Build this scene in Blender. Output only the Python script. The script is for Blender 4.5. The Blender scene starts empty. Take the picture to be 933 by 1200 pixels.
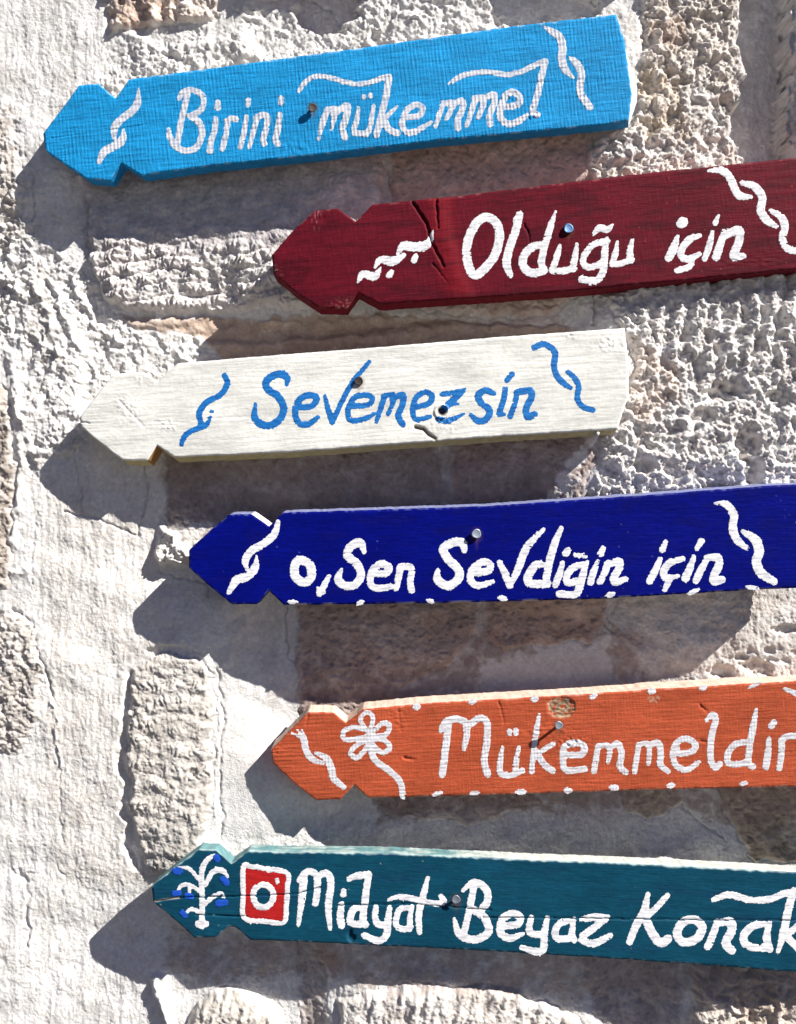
import bpy, math
import numpy as np

# ------------------------------------------------------------------ scale
PX = 1.0 / 1200.0          # one photograph pixel at the boards' plane, in metres
CX, CY, D = 466.5, 600.0, 1080.0
SC = bpy.context.scene
COL = SC.collection

# ------------------------------------------------------------------ camera
cam_d = bpy.data.cameras.new('camera')
cam = bpy.data.objects.new('camera', cam_d)
COL.objects.link(cam)
cam.location = (0, -D * PX, 0)
cam.rotation_euler = (math.radians(90), 0, 0)
cam_d.sensor_fit = 'VERTICAL'
cam_d.angle = 2 * math.atan(600.0 / D)
cam_d.clip_start = 0.01
cam_d.clip_end = 500
SC.camera = cam

# ------------------------------------------------------------------ light
SUN = np.array([1.62, -1.0, 1.585])
SUN = SUN / np.linalg.norm(SUN)
w = bpy.data.worlds.new('World')
SC.world = w
w.use_nodes = True
nt = w.node_tree
nt.nodes.clear()
sky = nt.nodes.new('ShaderNodeTexSky')
sky.sky_type = 'NISHITA'
sky.sun_disc = False
sky.sun_elevation = math.asin(SUN[2])
sky.sun_rotation = math.atan2(SUN[0], SUN[1])
sky.altitude = 900
sky.ozone_density = 1.6
sky.dust_density = 0.4
bg = nt.nodes.new('ShaderNodeBackground')
bg.inputs['Strength'].default_value = 0.024
wo = nt.nodes.new('ShaderNodeOutputWorld')
tint = nt.nodes.new('ShaderNodeMix')
tint.data_type = 'RGBA'
tint.blend_type = 'MULTIPLY'
tint.inputs['Factor'].default_value = 1.0
tint.inputs['B'].default_value = (0.88, 0.87, 1.28, 1)
nt.links.new(sky.outputs[0], tint.inputs['A'])
nt.links.new(tint.outputs['Result'], bg.inputs[0])
nt.links.new(bg.outputs[0], wo.inputs[0])
sd = bpy.data.lights.new('sun', 'SUN')
sd.energy = 5.0
sd.angle = math.radians(0.5)
sd.color = (1.0, 0.965, 0.91)
so = bpy.data.objects.new('sun', sd)
COL.objects.link(so)
from mathutils import Vector
so.rotation_euler = Vector(SUN.tolist()).to_track_quat('Z', 'Y').to_euler()
so.location = (3, -3, 3)
SC.view_settings.view_transform = 'Standard'
SC.view_settings.look = 'None'
SC.view_settings.exposure = 0.77
SC.view_settings.gamma = 1.0
SC.cycles.max_bounces = 6
SC.cycles.diffuse_bounces = 4

# ------------------------------------------------------------------ helpers
rng = np.random.default_rng(7)
_perm = rng.permutation(512)
_perm = np.concatenate([_perm, _perm])
_ga = rng.uniform(0, 2 * np.pi, 512)
_gx, _gy = np.cos(_ga), np.sin(_ga)

def perlin(x, y, seed=0):
    x = x + seed * 17.37 + 1000.0
    y = y + seed * 9.71 + 1000.0
    xi = np.floor(x).astype(np.int64)
    yi = np.floor(y).astype(np.int64)
    xf = x - xi
    yf = y - yi
    u = xf * xf * xf * (xf * (xf * 6 - 15) + 10)
    v = yf * yf * yf * (yf * (yf * 6 - 15) + 10)
    def g(ix, iy, dx, dy):
        h = _perm[(_perm[ix & 511] + iy) & 511]
        return _gx[h] * dx + _gy[h] * dy
    a = g(xi, yi, xf, yf)
    b = g(xi + 1, yi, xf - 1, yf)
    c = g(xi, yi + 1, xf, yf - 1)
    d = g(xi + 1, yi + 1, xf - 1, yf - 1)
    return ((a * (1 - u) + b * u) * (1 - v) + (c * (1 - u) + d * u) * v) * 1.5

def fbm(x, y, s, octs=3, seed=0, gain=0.5):
    r = 0
    a = 1.0
    for k in range(octs):
        r = r + a * perlin(x / s, y / s, seed + k)
        s = s / 2.03
        a *= gain
    return r

def smooth(e0, e1, x):
    t = np.clip((x - e0) / (e1 - e0), 0, 1)
    return t * t * (3 - 2 * t)

def poly_sd(px, py, poly):
    """signed distance to polygon, negative inside"""
    d2 = np.full(px.shape, 1e18)
    inside = np.zeros(px.shape, bool)
    n = len(poly)
    for i in range(n):
        ax, ay = poly[i]
        bx, by = poly[(i + 1) % n]
        ex, ey = bx - ax, by - ay
        wx, wy = px - ax, py - ay
        t = np.clip((wx * ex + wy * ey) / (ex * ex + ey * ey + 1e-9), 0, 1)
        d2 = np.minimum(d2, (wx - ex * t) ** 2 + (wy - ey * t) ** 2)
        cond = (ay > py) != (by > py)
        with np.errstate(divide='ignore', invalid='ignore'):
            xc = ax + (py - ay) * ex / (ey if abs(ey) > 1e-9 else 1e-9)
        inside ^= cond & (px < xc)
    return np.where(inside, -1, 1) * np.sqrt(d2)

def line_d(px, py, pts):
    """distance to a polyline and the parameter 0..1 along it"""
    best = np.full(px.shape, 1e9)
    par = np.zeros(px.shape)
    n = len(pts) - 1
    for i in range(n):
        ax, ay = pts[i][:2]
        bx, by = pts[i + 1][:2]
        ex, ey = bx - ax, by - ay
        t = np.clip(((px - ax) * ex + (py - ay) * ey) / (ex * ex + ey * ey + 1e-9), 0, 1)
        d = np.hypot(px - ax - ex * t, py - ay - ey * t)
        m = d < best
        best = np.where(m, d, best)
        par = np.where(m, (i + t) / n, par)
    return best, par

def world(x, y, g):
    """photograph pixel x, y at depth g (pixels behind the boards' plane) -> metres"""
    k = 1 + g / D
    return np.stack([(x - CX) * k * PX, g * PX, (CY - y) * k * PX], -1)

def np_mesh(name, verts, quads, mats, parent=None, cols=None, smooth_=True, mat_idx=None, uv=None, tris=None, ngons=None):
    me = bpy.data.meshes.new(name)
    faces = []
    parts = [np.asarray(quads, np.int64)] if quads is not None and len(quads) else []
    loops = [p.ravel() for p in parts]
    tot = [np.full(len(p), p.shape[1]) for p in parts]
    if tris is not None and len(tris):
        t = np.asarray(tris, np.int64)
        loops.append(t.ravel())
        tot.append(np.full(len(t), 3))
    for ng in (ngons or []):
        loops.append(np.asarray(ng, np.int64))
        tot.append(np.array([len(ng)]))
    loops = np.concatenate(loops).astype(np.int32)
    tot = np.concatenate(tot).astype(np.int32)
    start = np.concatenate([[0], np.cumsum(tot)[:-1]]).astype(np.int32)
    me.vertices.add(len(verts))
    me.vertices.foreach_set('co', np.asarray(verts, np.float32).ravel())
    me.loops.add(len(loops))
    me.loops.foreach_set('vertex_index', loops)
    me.polygons.add(len(tot))
    me.polygons.foreach_set('loop_start', start)
    me.polygons.foreach_set('loop_total', tot)
    me.polygons.foreach_set('use_smooth', np.full(len(tot), smooth_, bool))
    for m in (mats if isinstance(mats, (list, tuple)) else [mats]):
        me.materials.append(m)
    if mat_idx is not None:
        me.polygons.foreach_set('material_index', np.asarray(mat_idx, np.int32))
    me.update(calc_edges=True)
    if cols is not None:
        a = me.color_attributes.new('Col', 'FLOAT_COLOR', 'POINT')
        c4 = np.ones((len(verts), 4), np.float32)
        c4[:, :3] = cols
        a.data.foreach_set('color', c4.ravel())
    if uv is not None:
        u = me.uv_layers.new(name='grain')
        u.data.foreach_set('uv', np.asarray(uv, np.float32)[loops].ravel())
    o = bpy.data.objects.new(name, me)
    COL.objects.link(o)
    o.parent = parent
    return o

def empty(name, loc, label, cat, group=None):
    o = bpy.data.objects.new(name, None)
    o.empty_display_size = 0.05
    o.location = loc
    COL.objects.link(o)
    o['label'] = label
    o['category'] = cat
    if group:
        o['group'] = group
    return o

def attach(o, parent):
    """parent a mesh built in world coordinates under an empty that stands elsewhere"""
    o.parent = parent
    L = parent.location
    n = len(o.data.vertices)
    a = np.empty(n * 3, np.float32)
    o.data.vertices.foreach_get('co', a)
    a = a.reshape(-1, 3) - np.array([L.x, L.y, L.z], np.float32)
    o.data.vertices.foreach_set('co', a.ravel())
    o.data.update()
    return o

# ------------------------------------------------------------------ materials
def mat_base(name, rough=0.8, spec=0.3):
    m = bpy.data.materials.new(name)
    m.use_nodes = True
    n = m.node_tree
    b = n.nodes['Principled BSDF']
    b.inputs['Roughness'].default_value = rough
    b.inputs['Specular IOR Level'].default_value = spec
    return m, n, b

def node(n, t, **kw):
    x = n.nodes.new(t)
    for k, v in kw.items():
        if k in x.inputs:
            x.inputs[k].default_value = v
        else:
            setattr(x, k, v)
    return x

def mix_mul(n, a, b, fac=1.0):
    m = n.nodes.new('ShaderNodeMix')
    m.data_type = 'RGBA'
    m.blend_type = 'MULTIPLY'
    m.inputs['Factor'].default_value = fac
    n.links.new(a, m.inputs['A'])
    n.links.new(b, m.inputs['B'])
    return m.outputs['Result']

def ramp(n, src, p0, c0, p1, c1):
    r = n.nodes.new('ShaderNodeValToRGB')
    r.color_ramp.elements[0].position = p0
    r.color_ramp.elements[0].color = (*c0, 1)
    r.color_ramp.elements[1].position = p1
    r.color_ramp.elements[1].color = (*c1, 1)
    n.links.new(src, r.inputs[0])
    return r.outputs[0]

def wall_material(name, bump=0.8):
    m, n, b = mat_base(name, 0.93, 0.15)
    tc = node(n, 'ShaderNodeTexCoord')
    at = node(n, 'ShaderNodeAttribute', attribute_name='Col')
    n1 = node(n, 'ShaderNodeTexNoise', Scale=260.0, Detail=6.0, Roughness=0.7)
    n2 = node(n, 'ShaderNodeTexNoise', Scale=38.0, Detail=5.0, Roughness=0.65)
    n.links.new(tc.outputs['Object'], n1.inputs['Vector'])
    n.links.new(tc.outputs['Object'], n2.inputs['Vector'])
    c = mix_mul(n, at.outputs['Color'], ramp(n, n1.outputs[0], 0.3, (0.82, 0.8, 0.78), 0.62, (1.06, 1.06, 1.06)))
    c = mix_mul(n, c, ramp(n, n2.outputs[0], 0.3, (0.88, 0.86, 0.84), 0.6, (1.03, 1.03, 1.03)))
    n.links.new(c, b.inputs['Base Color'])
    n3 = node(n, 'ShaderNodeTexNoise', Scale=620.0, Detail=5.0, Roughness=0.7)
    n.links.new(tc.outputs['Object'], n3.inputs['Vector'])
    ad = node(n, 'ShaderNodeMath', operation='ADD')
    n.links.new(n1.outputs[0], ad.inputs[0])
    mu = node(n, 'ShaderNodeMath', operation='MULTIPLY')
    mu.inputs[1].default_value = 0.7
    n.links.new(n3.outputs[0], mu.inputs[0])
    n.links.new(mu.outputs[0], ad.inputs[1])
    bp = node(n, 'ShaderNodeBump', Strength=bump, Distance=0.0016)
    n.links.new(ad.outputs[0], bp.inputs['Height'])
    n.links.new(bp.outputs[0], b.inputs['Normal'])
    return m

def paint_material(name, rough=0.5, sx=1.0, sy=7.0, bump=0.4, spec=0.35, weave=0.0, dark=0.82, color=None, low=None):
    """painted wood: colour from the mesh (or fixed), grain runs along the board's own length"""
    m, n, b = mat_base(name, rough, spec)
    uv = node(n, 'ShaderNodeUVMap', uv_map='grain')
    mp = node(n, 'ShaderNodeMapping')
    mp.inputs['Scale'].default_value = (sx, sy, 1)
    n.links.new(uv.outputs[0], mp.inputs['Vector'])
    n1 = node(n, 'ShaderNodeTexNoise', Scale=6.0, Detail=7.0, Roughness=0.68)
    n.links.new(mp.outputs[0], n1.inputs['Vector'])
    n2 = node(n, 'ShaderNodeTexNoise', Scale=9.0, Detail=6.0, Roughness=0.7)
    n.links.new(uv.outputs[0], n2.inputs['Vector'])
    if color is None:
        at = node(n, 'ShaderNodeAttribute', attribute_name='Col')
        src = at.outputs['Color']
    else:
        rgb = node(n, 'ShaderNodeRGB')
        rgb.outputs[0].default_value = (*color, 1)
        src = rgb.outputs[0]
    c = mix_mul(n, src, ramp(n, n1.outputs[0], 0.33 if low is None else 0.38, low or (dark,) * 3, 0.62 if low is None else 0.52, (1.05,) * 3))
    c = mix_mul(n, c, ramp(n, n2.outputs[0], 0.3, (0.9,) * 3, 0.6, (1.03,) * 3))
    n.links.new(c, b.inputs['Base Color'])
    h = n1.outputs[0]
    if weave:
        mp2 = node(n, 'ShaderNodeMapping')
        mp2.inputs['Scale'].default_value = (9.0, 1.0, 1)
        n.links.new(uv.outputs[0], mp2.inputs['Vector'])
        n4 = node(n, 'ShaderNodeTexNoise', Scale=5.0, Detail=4.0, Roughness=0.6)
        n.links.new(mp2.outputs[0], n4.inputs['Vector'])
        ml = node(n, 'ShaderNodeMath', operation='MULTIPLY')
        ml.inputs[1].default_value = weave
        n.links.new(n4.outputs[0], ml.inputs[0])
        ad = node(n, 'ShaderNodeMath', operation='ADD')
        n.links.new(h, ad.inputs[0])
        n.links.new(ml.outputs[0], ad.inputs[1])
        h = ad.outputs[0]
    bp = node(n, 'ShaderNodeBump', Strength=bump, Distance=0.0009)
    n.links.new(h, bp.inputs['Height'])
    n.links.new(bp.outputs[0], b.inputs['Normal'])
    rr = node(n, 'ShaderNodeMapRange')
    rr.inputs['To Min'].default_value = rough - 0.08
    rr.inputs['To Max'].default_value = rough + 0.15
    n.links.new(n2.outputs[0], rr.inputs['Value'])
    n.links.new(rr.outputs[0], b.inputs['Roughness'])
    return m

def simple_material(name, color, rough, metal=0.0, nscale=300.0, var=0.75, bump=0.3):
    m, n, b = mat_base(name, rough, 0.5)
    b.inputs['Metallic'].default_value = metal
    tc = node(n, 'ShaderNodeTexCoord')
    n1 = node(n, 'ShaderNodeTexNoise', Scale=nscale, Detail=5.0, Roughness=0.6)
    n.links.new(tc.outputs['Object'], n1.inputs['Vector'])
    c = ramp(n, n1.outputs[0], 0.3, tuple(v * var for v in color), 0.65, color)
    n.links.new(c, b.inputs['Base Color'])
    bp = node(n, 'ShaderNodeBump', Strength=bump, Distance=0.0005)
    n.links.new(n1.outputs[0], bp.inputs['Height'])
    n.links.new(bp.outputs[0], b.inputs['Normal'])
    return m

M_wall = wall_material('limewashed_wall')
M_core = simple_material('rubble_core', (0.42, 0.39, 0.35), 0.95, 0, 20)
M_ground = simple_material('pale_paving', (0.10, 0.095, 0.09), 0.9, 0, 8)

# ------------------------------------------------------------------ ground
def sheet(name, x0, x1, y0, y1, z, mat):
    v = [(x0, y0, z), (x1, y0, z), (x1, y1, z), (x0, y1, z)]
    o = np_mesh(name, v, [[0, 1, 2, 3]], mat)
    o['kind'] = 'structure'
    return o
sheet('ground', -200, 200, -200, 200, -1.6, M_ground)

# ------------------------------------------------------------------ wall
#GRIDSTEP
STEP = 1.3
def axis(lo, hi, far_lo, far_hi):
    a = list(np.arange(lo, hi, STEP))
    s = STEP
    x = a[-1]
    while x < far_hi:
        s = min(s * 1.12, 22)
        x += s
        a.append(x)
    s = STEP
    x = a[0]
    pre = []
    while x > far_lo:
        s = min(s * 1.12, 22)
        x -= s
        pre.append(x)
    return np.array(pre[::-1] + a)
xs = axis(-62, 1000, -2700, 3600)
ys = axis(-75, 1262, -1500, 2460)
X, Y = np.meshgrid(xs, ys)
NY, NX = X.shape
inner = smooth(-300, -80, X) * (1 - smooth(1020, 1250, X)) * smooth(-300, -90, Y) * (1 - smooth(1280, 1500, Y))

# how far each place of the wall lies behind the boards' plane
ctrl = [(20, 215, 30), (-60, 100, 32), (60, 60, 34), (200, 20, 34), (50, 285, 42), (110, 300, 54), (200, 240, 60), (200, 290, 61), (320, 275, 61), (320, 330, 60),
        (420, 240, 60), (560, 200, 56), (660, 190, 50), (740, 200, 33), (780, 100, 33), (840, 60, 32), (400, 20, 44), (520, 30, 36),
        (640, 20, 40), (940, 60, 22), (990, 150, 22), (893, 80, 40), (893, 160, 40), (160, 395, 60), (215, 410, 66), (260, 375, 80), (320, 390, 82), (500, 390, 70),
        (650, 360, 55), (740, 385, 30), (850, 380, 29), (933, 370, 29), (800, 480, 32), (900, 520, 32), (740, 520, 36), (700, 560, 48),
        (40, 420, 42), (0, 500, 34), (0, 600, 34), (40, 560, 39), (85, 610, 42), (125, 625, 48), (160, 628, 50), (190, 650, 64), (220, 620, 60),
        (300, 570, 74), (450, 570, 74), (600, 565, 70), (155, 720, 49), (180, 762, 49), (225, 770, 46), (100, 700, 44), (100, 850, 46),
        (30, 800, 38), (0, 950, 42), (90, 980, 50), (200, 850, 45), (200, 960, 48), (280, 810, 66), (335, 850, 90), (270, 880, 56), (290, 910, 55),
        (355, 980, 74), (300, 960, 62), (420, 985, 98), (500, 990, 112), (600, 970, 112), (700, 990, 120), (800, 970, 115), (880, 1005, 122), (933, 960, 112), (960, 1015, 120), (350, 760, 88), (450, 760, 90), (600, 760, 92),
        (700, 790, 90), (780, 808, 83), (830, 770, 71), (880, 735, 61), (933, 760, 58), (900, 700, 60), (900, 830, 62),
        (95, 1110, 72), (60, 1080, 60), (60, 1035, 54), (110, 1040, 60), (0, 1060, 48), (20, 1110, 52), (60, 980, 48), (130, 1000, 54), (150, 1060, 66), (60, 1150, 58), (110, 1150, 68), (160, 1168, 57), (185, 1150, 60), (120, 1190, 55), (30, 1150, 50), (240, 1130, 66), (260, 1165, 55), (350, 1170, 72),
        (400, 1165, 46), (500, 1160, 43), (600, 1172, 52), (660, 1195, 64), (760, 1190, 78), (850, 1195, 52), (930, 1178, 46), (500, 1100, 60),
        (800, 1100, 75), (640, 650, 72), (850, 640, 50)]
cx_, cy_, cg_ = (np.array([c[i] for c in ctrl], float) for i in range(3))
qx = np.arange(-100, 1061, 12.0)
qy = np.arange(-100, 1301, 12.0)
QX, QY = np.meshgrid(qx, qy)
W = np.zeros(QX.shape)
G = np.zeros(QX.shape)
for a, b, c in zip(cx_, cy_, cg_):
    r2 = (QX - a) ** 2 + (QY - b) ** 2
    k = np.exp(-r2 / (2 * 30.0 ** 2)) + 3e4 / (r2 + 900) ** 2 * 1.0
    W += k
    G += k * c
G /= W
def bil(T, x, y):
    fx = np.clip((x - qx[0]) / 12.0, 0, len(qx) - 1.001)
    fy = np.clip((y - qy[0]) / 12.0, 0, len(qy) - 1.001)
    ix, iy = fx.astype(int), fy.astype(int)
    fx, fy = fx - ix, fy - iy
    fx, fy = fx * fx * (3 - 2 * fx) * .5 + fx * .5, fy * fy * (3 - 2 * fy) * .5 + fy * .5
    return (T[iy, ix] * (1 - fx) + T[iy, ix + 1] * fx) * (1 - fy) + (T[iy + 1, ix] * (1 - fx) + T[iy + 1, ix + 1] * fx) * fy
wx = X + 7 * fbm(X, Y, 42, 3, 3)
wy = Y + 7 * fbm(X, Y, 42, 3, 8)
base = bil(G, wx, wy)
base = base * inner + (46 + 12 * fbm(X, Y, 260, 2, 90)) * (1 - inner)

# warped coordinates give stones their uneven outlines
ux = X + 5 * fbm(X, Y, 26, 3, 20, 0.55)
uy = Y + 5 * fbm(X, Y, 26, 3, 31, 0.55)

# name, polygon, raise, rounding, colour
WHITE = np.array([0.77, 0.757, 0.738])
stones = [
    # (label idx, polygon, raise px, round px, colour, style)
    ([(96, 200), (250, 178), (448, 160), (452, 235), (446, 300), (440, 352), (330, 356), (240, 364), (150, 362), (124, 358), (108, 318)], 12, 7, (0.72, 0.68, 0.66), 'tool'),
    ([(460, 158), (600, 140), (690, 150), (696, 240), (692, 330), (640, 372), (540, 366), (462, 352)], 5, 8, (0.60, 0.50, 0.45), 'fine'),
    ([(128, 366), (300, 366), (450, 362), (560, 374), (650, 380), (688, 392), (690, 470), (520, 500), (300, 490), (262, 430), (236, 392), (150, 382)], 0, 10, (0.52, 0.43, 0.37), 'strata'),
    ([(190, 512), (330, 500), (515, 508), (522, 592), (500, 640), (330, 660), (240, 665), (192, 620)], 3, 9, (0.40, 0.36, 0.34), 'fine'),
    ([(530, 508), (680, 498), (700, 540), (668, 605), (600, 660), (532, 640)], 3, 9, (0.46, 0.38, 0.35), 'fine'),
    ([(702, 345), (745, 330), (1100, 310), (1100, 610), (690, 622), (706, 570), (700, 500), (742, 430)], 6, 9, (0.80, 0.76, 0.73), 'pit'),
    ([(742, -140), (858, -140), (864, 30), (866, 90), (852, 150), (866, 215), (810, 240), (700, 238), (692, 190), (742, 140), (748, 60)], 3, 10, (0.70, 0.64, 0.58), 'gran'),
    ([(924, -140), (1100, -140), (1100, 210), (926, 205), (930, 120)], 10, 7, (0.74, 0.68, 0.62), 'gran'),
    ([(132, -140), (232, -140), (262, -40), (262, 30), (216, 42), (172, 38), (134, 50), (128, 20)], 6, 6, (0.70, 0.62, 0.56), 'rock'),
    ([(300, -140), (440, -140), (490, -60), (455, -14), (400, -16), (360, -22), (318, 6), (300, 4), (288, -30)], 34, 12, (0.52, 0.38, 0.32), 'rock'),
    ([(590, -150), (790, -150), (800, -60), (740, -20), (660, -16), (600, -40)], 36, 12, (0.66, 0.58, 0.5), 'gran'),
    ([(-200, 440), (6, 446), (18, 470), (22, 560), (20, 650), (14, 690), (-200, 700)], 4, 6, (0.46, 0.40, 0.35), 'pitfine'),
    ([(-200, 722), (20, 716), (42, 730), (55, 780), (48, 840), (26, 882), (-200, 900)], 3, 7, (0.56, 0.52, 0.48), 'pitfine'),
    ([(165, 778), (196, 764), (232, 772), (248, 792), (252, 830), (249, 900), (247, 960), (232, 1012), (190, 1040), (164, 1012), (153, 950), (150, 860), (154, 800)], 5, 8, (0.58, 0.55, 0.51), 'tool2'),
    ([(346, 692), (470, 684), (556, 684), (566, 740), (528, 790), (470, 812), (420, 870), (350, 872), (340, 790)], 3, 9, (0.50, 0.43, 0.40), 'fine'),
    ([(574, 682), (716, 678), (722, 720), (700, 758), (640, 762), (598, 772), (572, 752)], 3, 8, (0.52, 0.43, 0.39), 'fine'),
    ([(740, 672), (900, 664), (1100, 660), (1100, 850), (900, 850), (770, 850), (726, 800), (724, 730)], 3, 10, (0.74, 0.70, 0.66), 'flat'),
    ([(432, 925), (620, 925), (645, 960), (560, 988), (470, 980), (440, 962)], 2, 8, (0.44, 0.38, 0.35), 'fine'),
    ([(740, 925), (812, 925), (820, 962), (780, 984), (748, 968)], 3, 8, (0.48, 0.42, 0.36), 'fine'),
    ([(858, 925), (1100, 920), (1100, 1040), (910, 1036), (878, 985)], 4, 9, (0.42, 0.36, 0.30), 'fine'),
    ([(234, 1170), (262, 1160), (304, 1170), (330, 1196), (342, 1240), (340, 1420), (218, 1420), (214, 1230), (222, 1190)], 13, 13, (0.68, 0.64, 0.58), 'rib'),
    ([(344, 1090), (382, 1085), (384, 1200), (376, 1300), (352, 1300), (350, 1200)], -2, 6, (0.52, 0.48, 0.46), 'fine'),
    ([(398, 1172), (430, 1156), (520, 1150), (600, 1160), (660, 1186), (700, 1216), (710, 1420), (398, 1420), (392, 1260)], 8, 10, (0.76, 0.71, 0.66), 'rib'),
    ([(682, 1110), (806, 1112), (804, 1240), (720, 1240), (690, 1170)], 3, 8, (0.50, 0.46, 0.45), 'fine'),
    ([(814, 1112), (1100, 1120), (1100, 1420), (830, 1420), (812, 1240)], 5, 10, (0.62, 0.55, 0.48), 'rock'),
]
grit = rng.normal(0, 1, X.shape) * smooth(-120, -60, X) * (1 - smooth(1000, 1060, X)) * smooth(-130, -70, Y) * (1 - smooth(1255, 1320, Y))
label = np.zeros(X.shape, np.int32)
relief = np.zeros(X.shape)         # outwards, in pixels
color = np.zeros(X.shape + (3,)) + WHITE
R = relief

def box(x0, x1, y0, y1, f=14):
    return smooth(x0 - f, x0 + f, ux) * (1 - smooth(x1 - f, x1 + f, ux)) * smooth(y0 - f, y0 + f, uy) * (1 - smooth(y1 - f, y1 + f, uy))

# shared noise fields
n_f2 = perlin(X / 2.6, Y / 2.6, 40)
n_f4 = perlin(X / 4.6, Y / 4.6, 41)
n_f8 = perlin(X / 9.0, Y / 9.0, 42)
n_18 = perlin(X / 18.0, Y / 18.0, 43)
n_40 = perlin(X / 42.0, Y / 42.0, 44)
n_90 = perlin(X / 95.0, Y / 95.0, 45)
stri = perlin(X / 4.0 + 0.4 * n_18, Y / 24.0, 46) + 0.8 * perlin(X / 2.8, Y / 7.0, 47)
stri2 = perlin(X / 9.0, Y / 60.0, 48)
rid = 1 - np.abs(perlin(ux / 20.0, uy / 15.0, 50)) * 2.2
rid2 = 1 - np.abs(perlin(ux / 9.0, uy / 8.0, 51)) * 2.2
billow = np.abs(perlin(ux / 15.0, uy / 15.0, 52)) * 2 + np.abs(perlin(ux / 7.5, uy / 7.5, 53))
fine_amp = 0.75
rough = fbm(ux, uy, 13.0, 4, 55, 0.68)
rough2 = fbm(X, Y, 6.5, 3, 58, 0.7)
clods = np.clip(fbm(ux, uy, 24.0, 4, 62, 0.6) * 1.5 + 0.15, -1, 0.55)
plaster = 0.50 * stri + 0.30 * rough2 + fine_amp * 0.6 * n_f2 + 0.25 * n_f8 + 0.8 * n_18 + 2.2 * n_40 + 0.8 * stri2
edge_fade = inner
R = R + plaster + 0.13 * grit
# smooth trowelled plaster
sm = np.maximum(box(262, 335, 770, 985, 10), box(235, 345, 640, 760, 14))
sm = np.maximum(sm, box(600, 720, 765, 830, 10))
R = R * (1 - 0.72 * sm)
# lumpy daub
lump = smooth(14, -14, poly_sd(ux, uy, [(16, 250), (60, 300), (112, 322), (132, 372), (200, 392), (262, 372), (250, 410), (176, 440), (128, 470), (104, 530), (40, 560), (24, 470), (8, 350)]))
R = R + lump * (0.75 + 0.5 * n_40) * (2.4 * (rid - 0.4) + 2.4 * rough + 2.8 * clods + 0.8 * rough2 + 0.3 * grit)
# knobbly strip over the first board and round the left edge
lump2 = smooth(12, -10, poly_sd(ux, uy, [(130, 62), (200, 48), (262, 44), (300, 12), (340, 26), (350, 50), (420, 44), (430, 0), (560, -10), (600, 30), (700, 20), (720, 60), (600, 80), (120, 120)]))
R = R + lump2 * (0.75 + 0.6 * n_40) * (3.6 * clods + 2.0 * rough + 0.9 * (rid - 0.4) + 1.0 * rough2 + 0.35 * grit)
lump3 = smooth(20, -20, poly_sd(ux, uy, [(-80, 130), (20, 140), (34, 220), (30, 300), (10, 420), (-80, 430)]))
R = R + lump3 * (4.5 * clods + 2.4 * rough + 0.9 * rough2)
# clots caught by the sun beside the dark blue tip and below the pale board
clot = smooth(8, -6, poly_sd(ux, uy, [(196, 612), (246, 612), (238, 640), (208, 662), (186, 664), (180, 648)]))
R = R + clot * (17 + 9 * clods + 3 * rough)
clot2 = smooth(7, -6, poly_sd(ux, uy, [(714, 512), (760, 500), (770, 600), (700, 605), (694, 580), (708, 556)]))
R = R + clot2 * (12 + 8 * clods + 3 * rough)
cl3 = smooth(6, -5, poly_sd(ux, uy, [(690, 172), (720, 160), (742, 150), (760, 170), (745, 205), (692, 214), (680, 200)]))
R = R + cl3 * (8 + 9 * clods + 3 * rough)
# invented ridge, raised to catch sun as the lit sliver under the pale board
d_, t_ = line_d(ux, uy, [(690, 512), (672, 545), (652, 580), (640, 600)])
R = R + 44 * smooth(10 - 5 * t_, 1, d_)
R = R + 2.5 * (rid2 - .4) * smooth(14, 3, d_)
# standing ridges in the render between stones
d_, t_ = line_d(ux, uy, [(838, 60), (836, 85), (846, 110), (860, 128)])
R = R + 12 * smooth(8, 1, d_)
d_, t_ = line_d(ux, uy, [(180, 1150), (190, 1175), (196, 1200), (200, 1260)])
R = R + 12 * smooth(9, 0, d_)
d_, t_ = line_d(ux, uy, [(254, 785), (258, 830), (258, 900), (256, 985)])
R = R - 2.2 * smooth(3.0, 0, d_)
# raised tongues of mortar in the daub
for pl, h, wd in [([(40, 330), (60, 370), (72, 420), (60, 440)], 4, 7), ([(62, 330), (78, 380), (92, 400), (110, 440)], 5, 6),
                  ([(28, 470), (34, 500), (40, 530), (66, 536)], 4, 5), ([(18, 420), (26, 470), (30, 520), (26, 600), (24, 640)], 5, 9),
                  ([(92, 340), (110, 380), (140, 400)], 4, 6), ([(150, 50), (200, 66), (258, 60), (300, 76)], 4, 12),
                  ([(0, 660), (22, 668), (40, 668)], 3, 6), ([(66, 1016), (70, 1030), (72, 1048)], -2, 3), ([(64, 820), (70, 860), (72, 900)], 2.5, 3),
                  ([(24, 1020), (32, 1060), (30, 1110)], -3, 4), ([(12, 1018), (24, 1030), (36, 1024)], -2, 3)]:
    d_, t_ = line_d(ux, uy, pl)
    R = R + h * smooth(wd, 0, d_) * (0.8 + 0.5 * n_f8)

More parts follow.
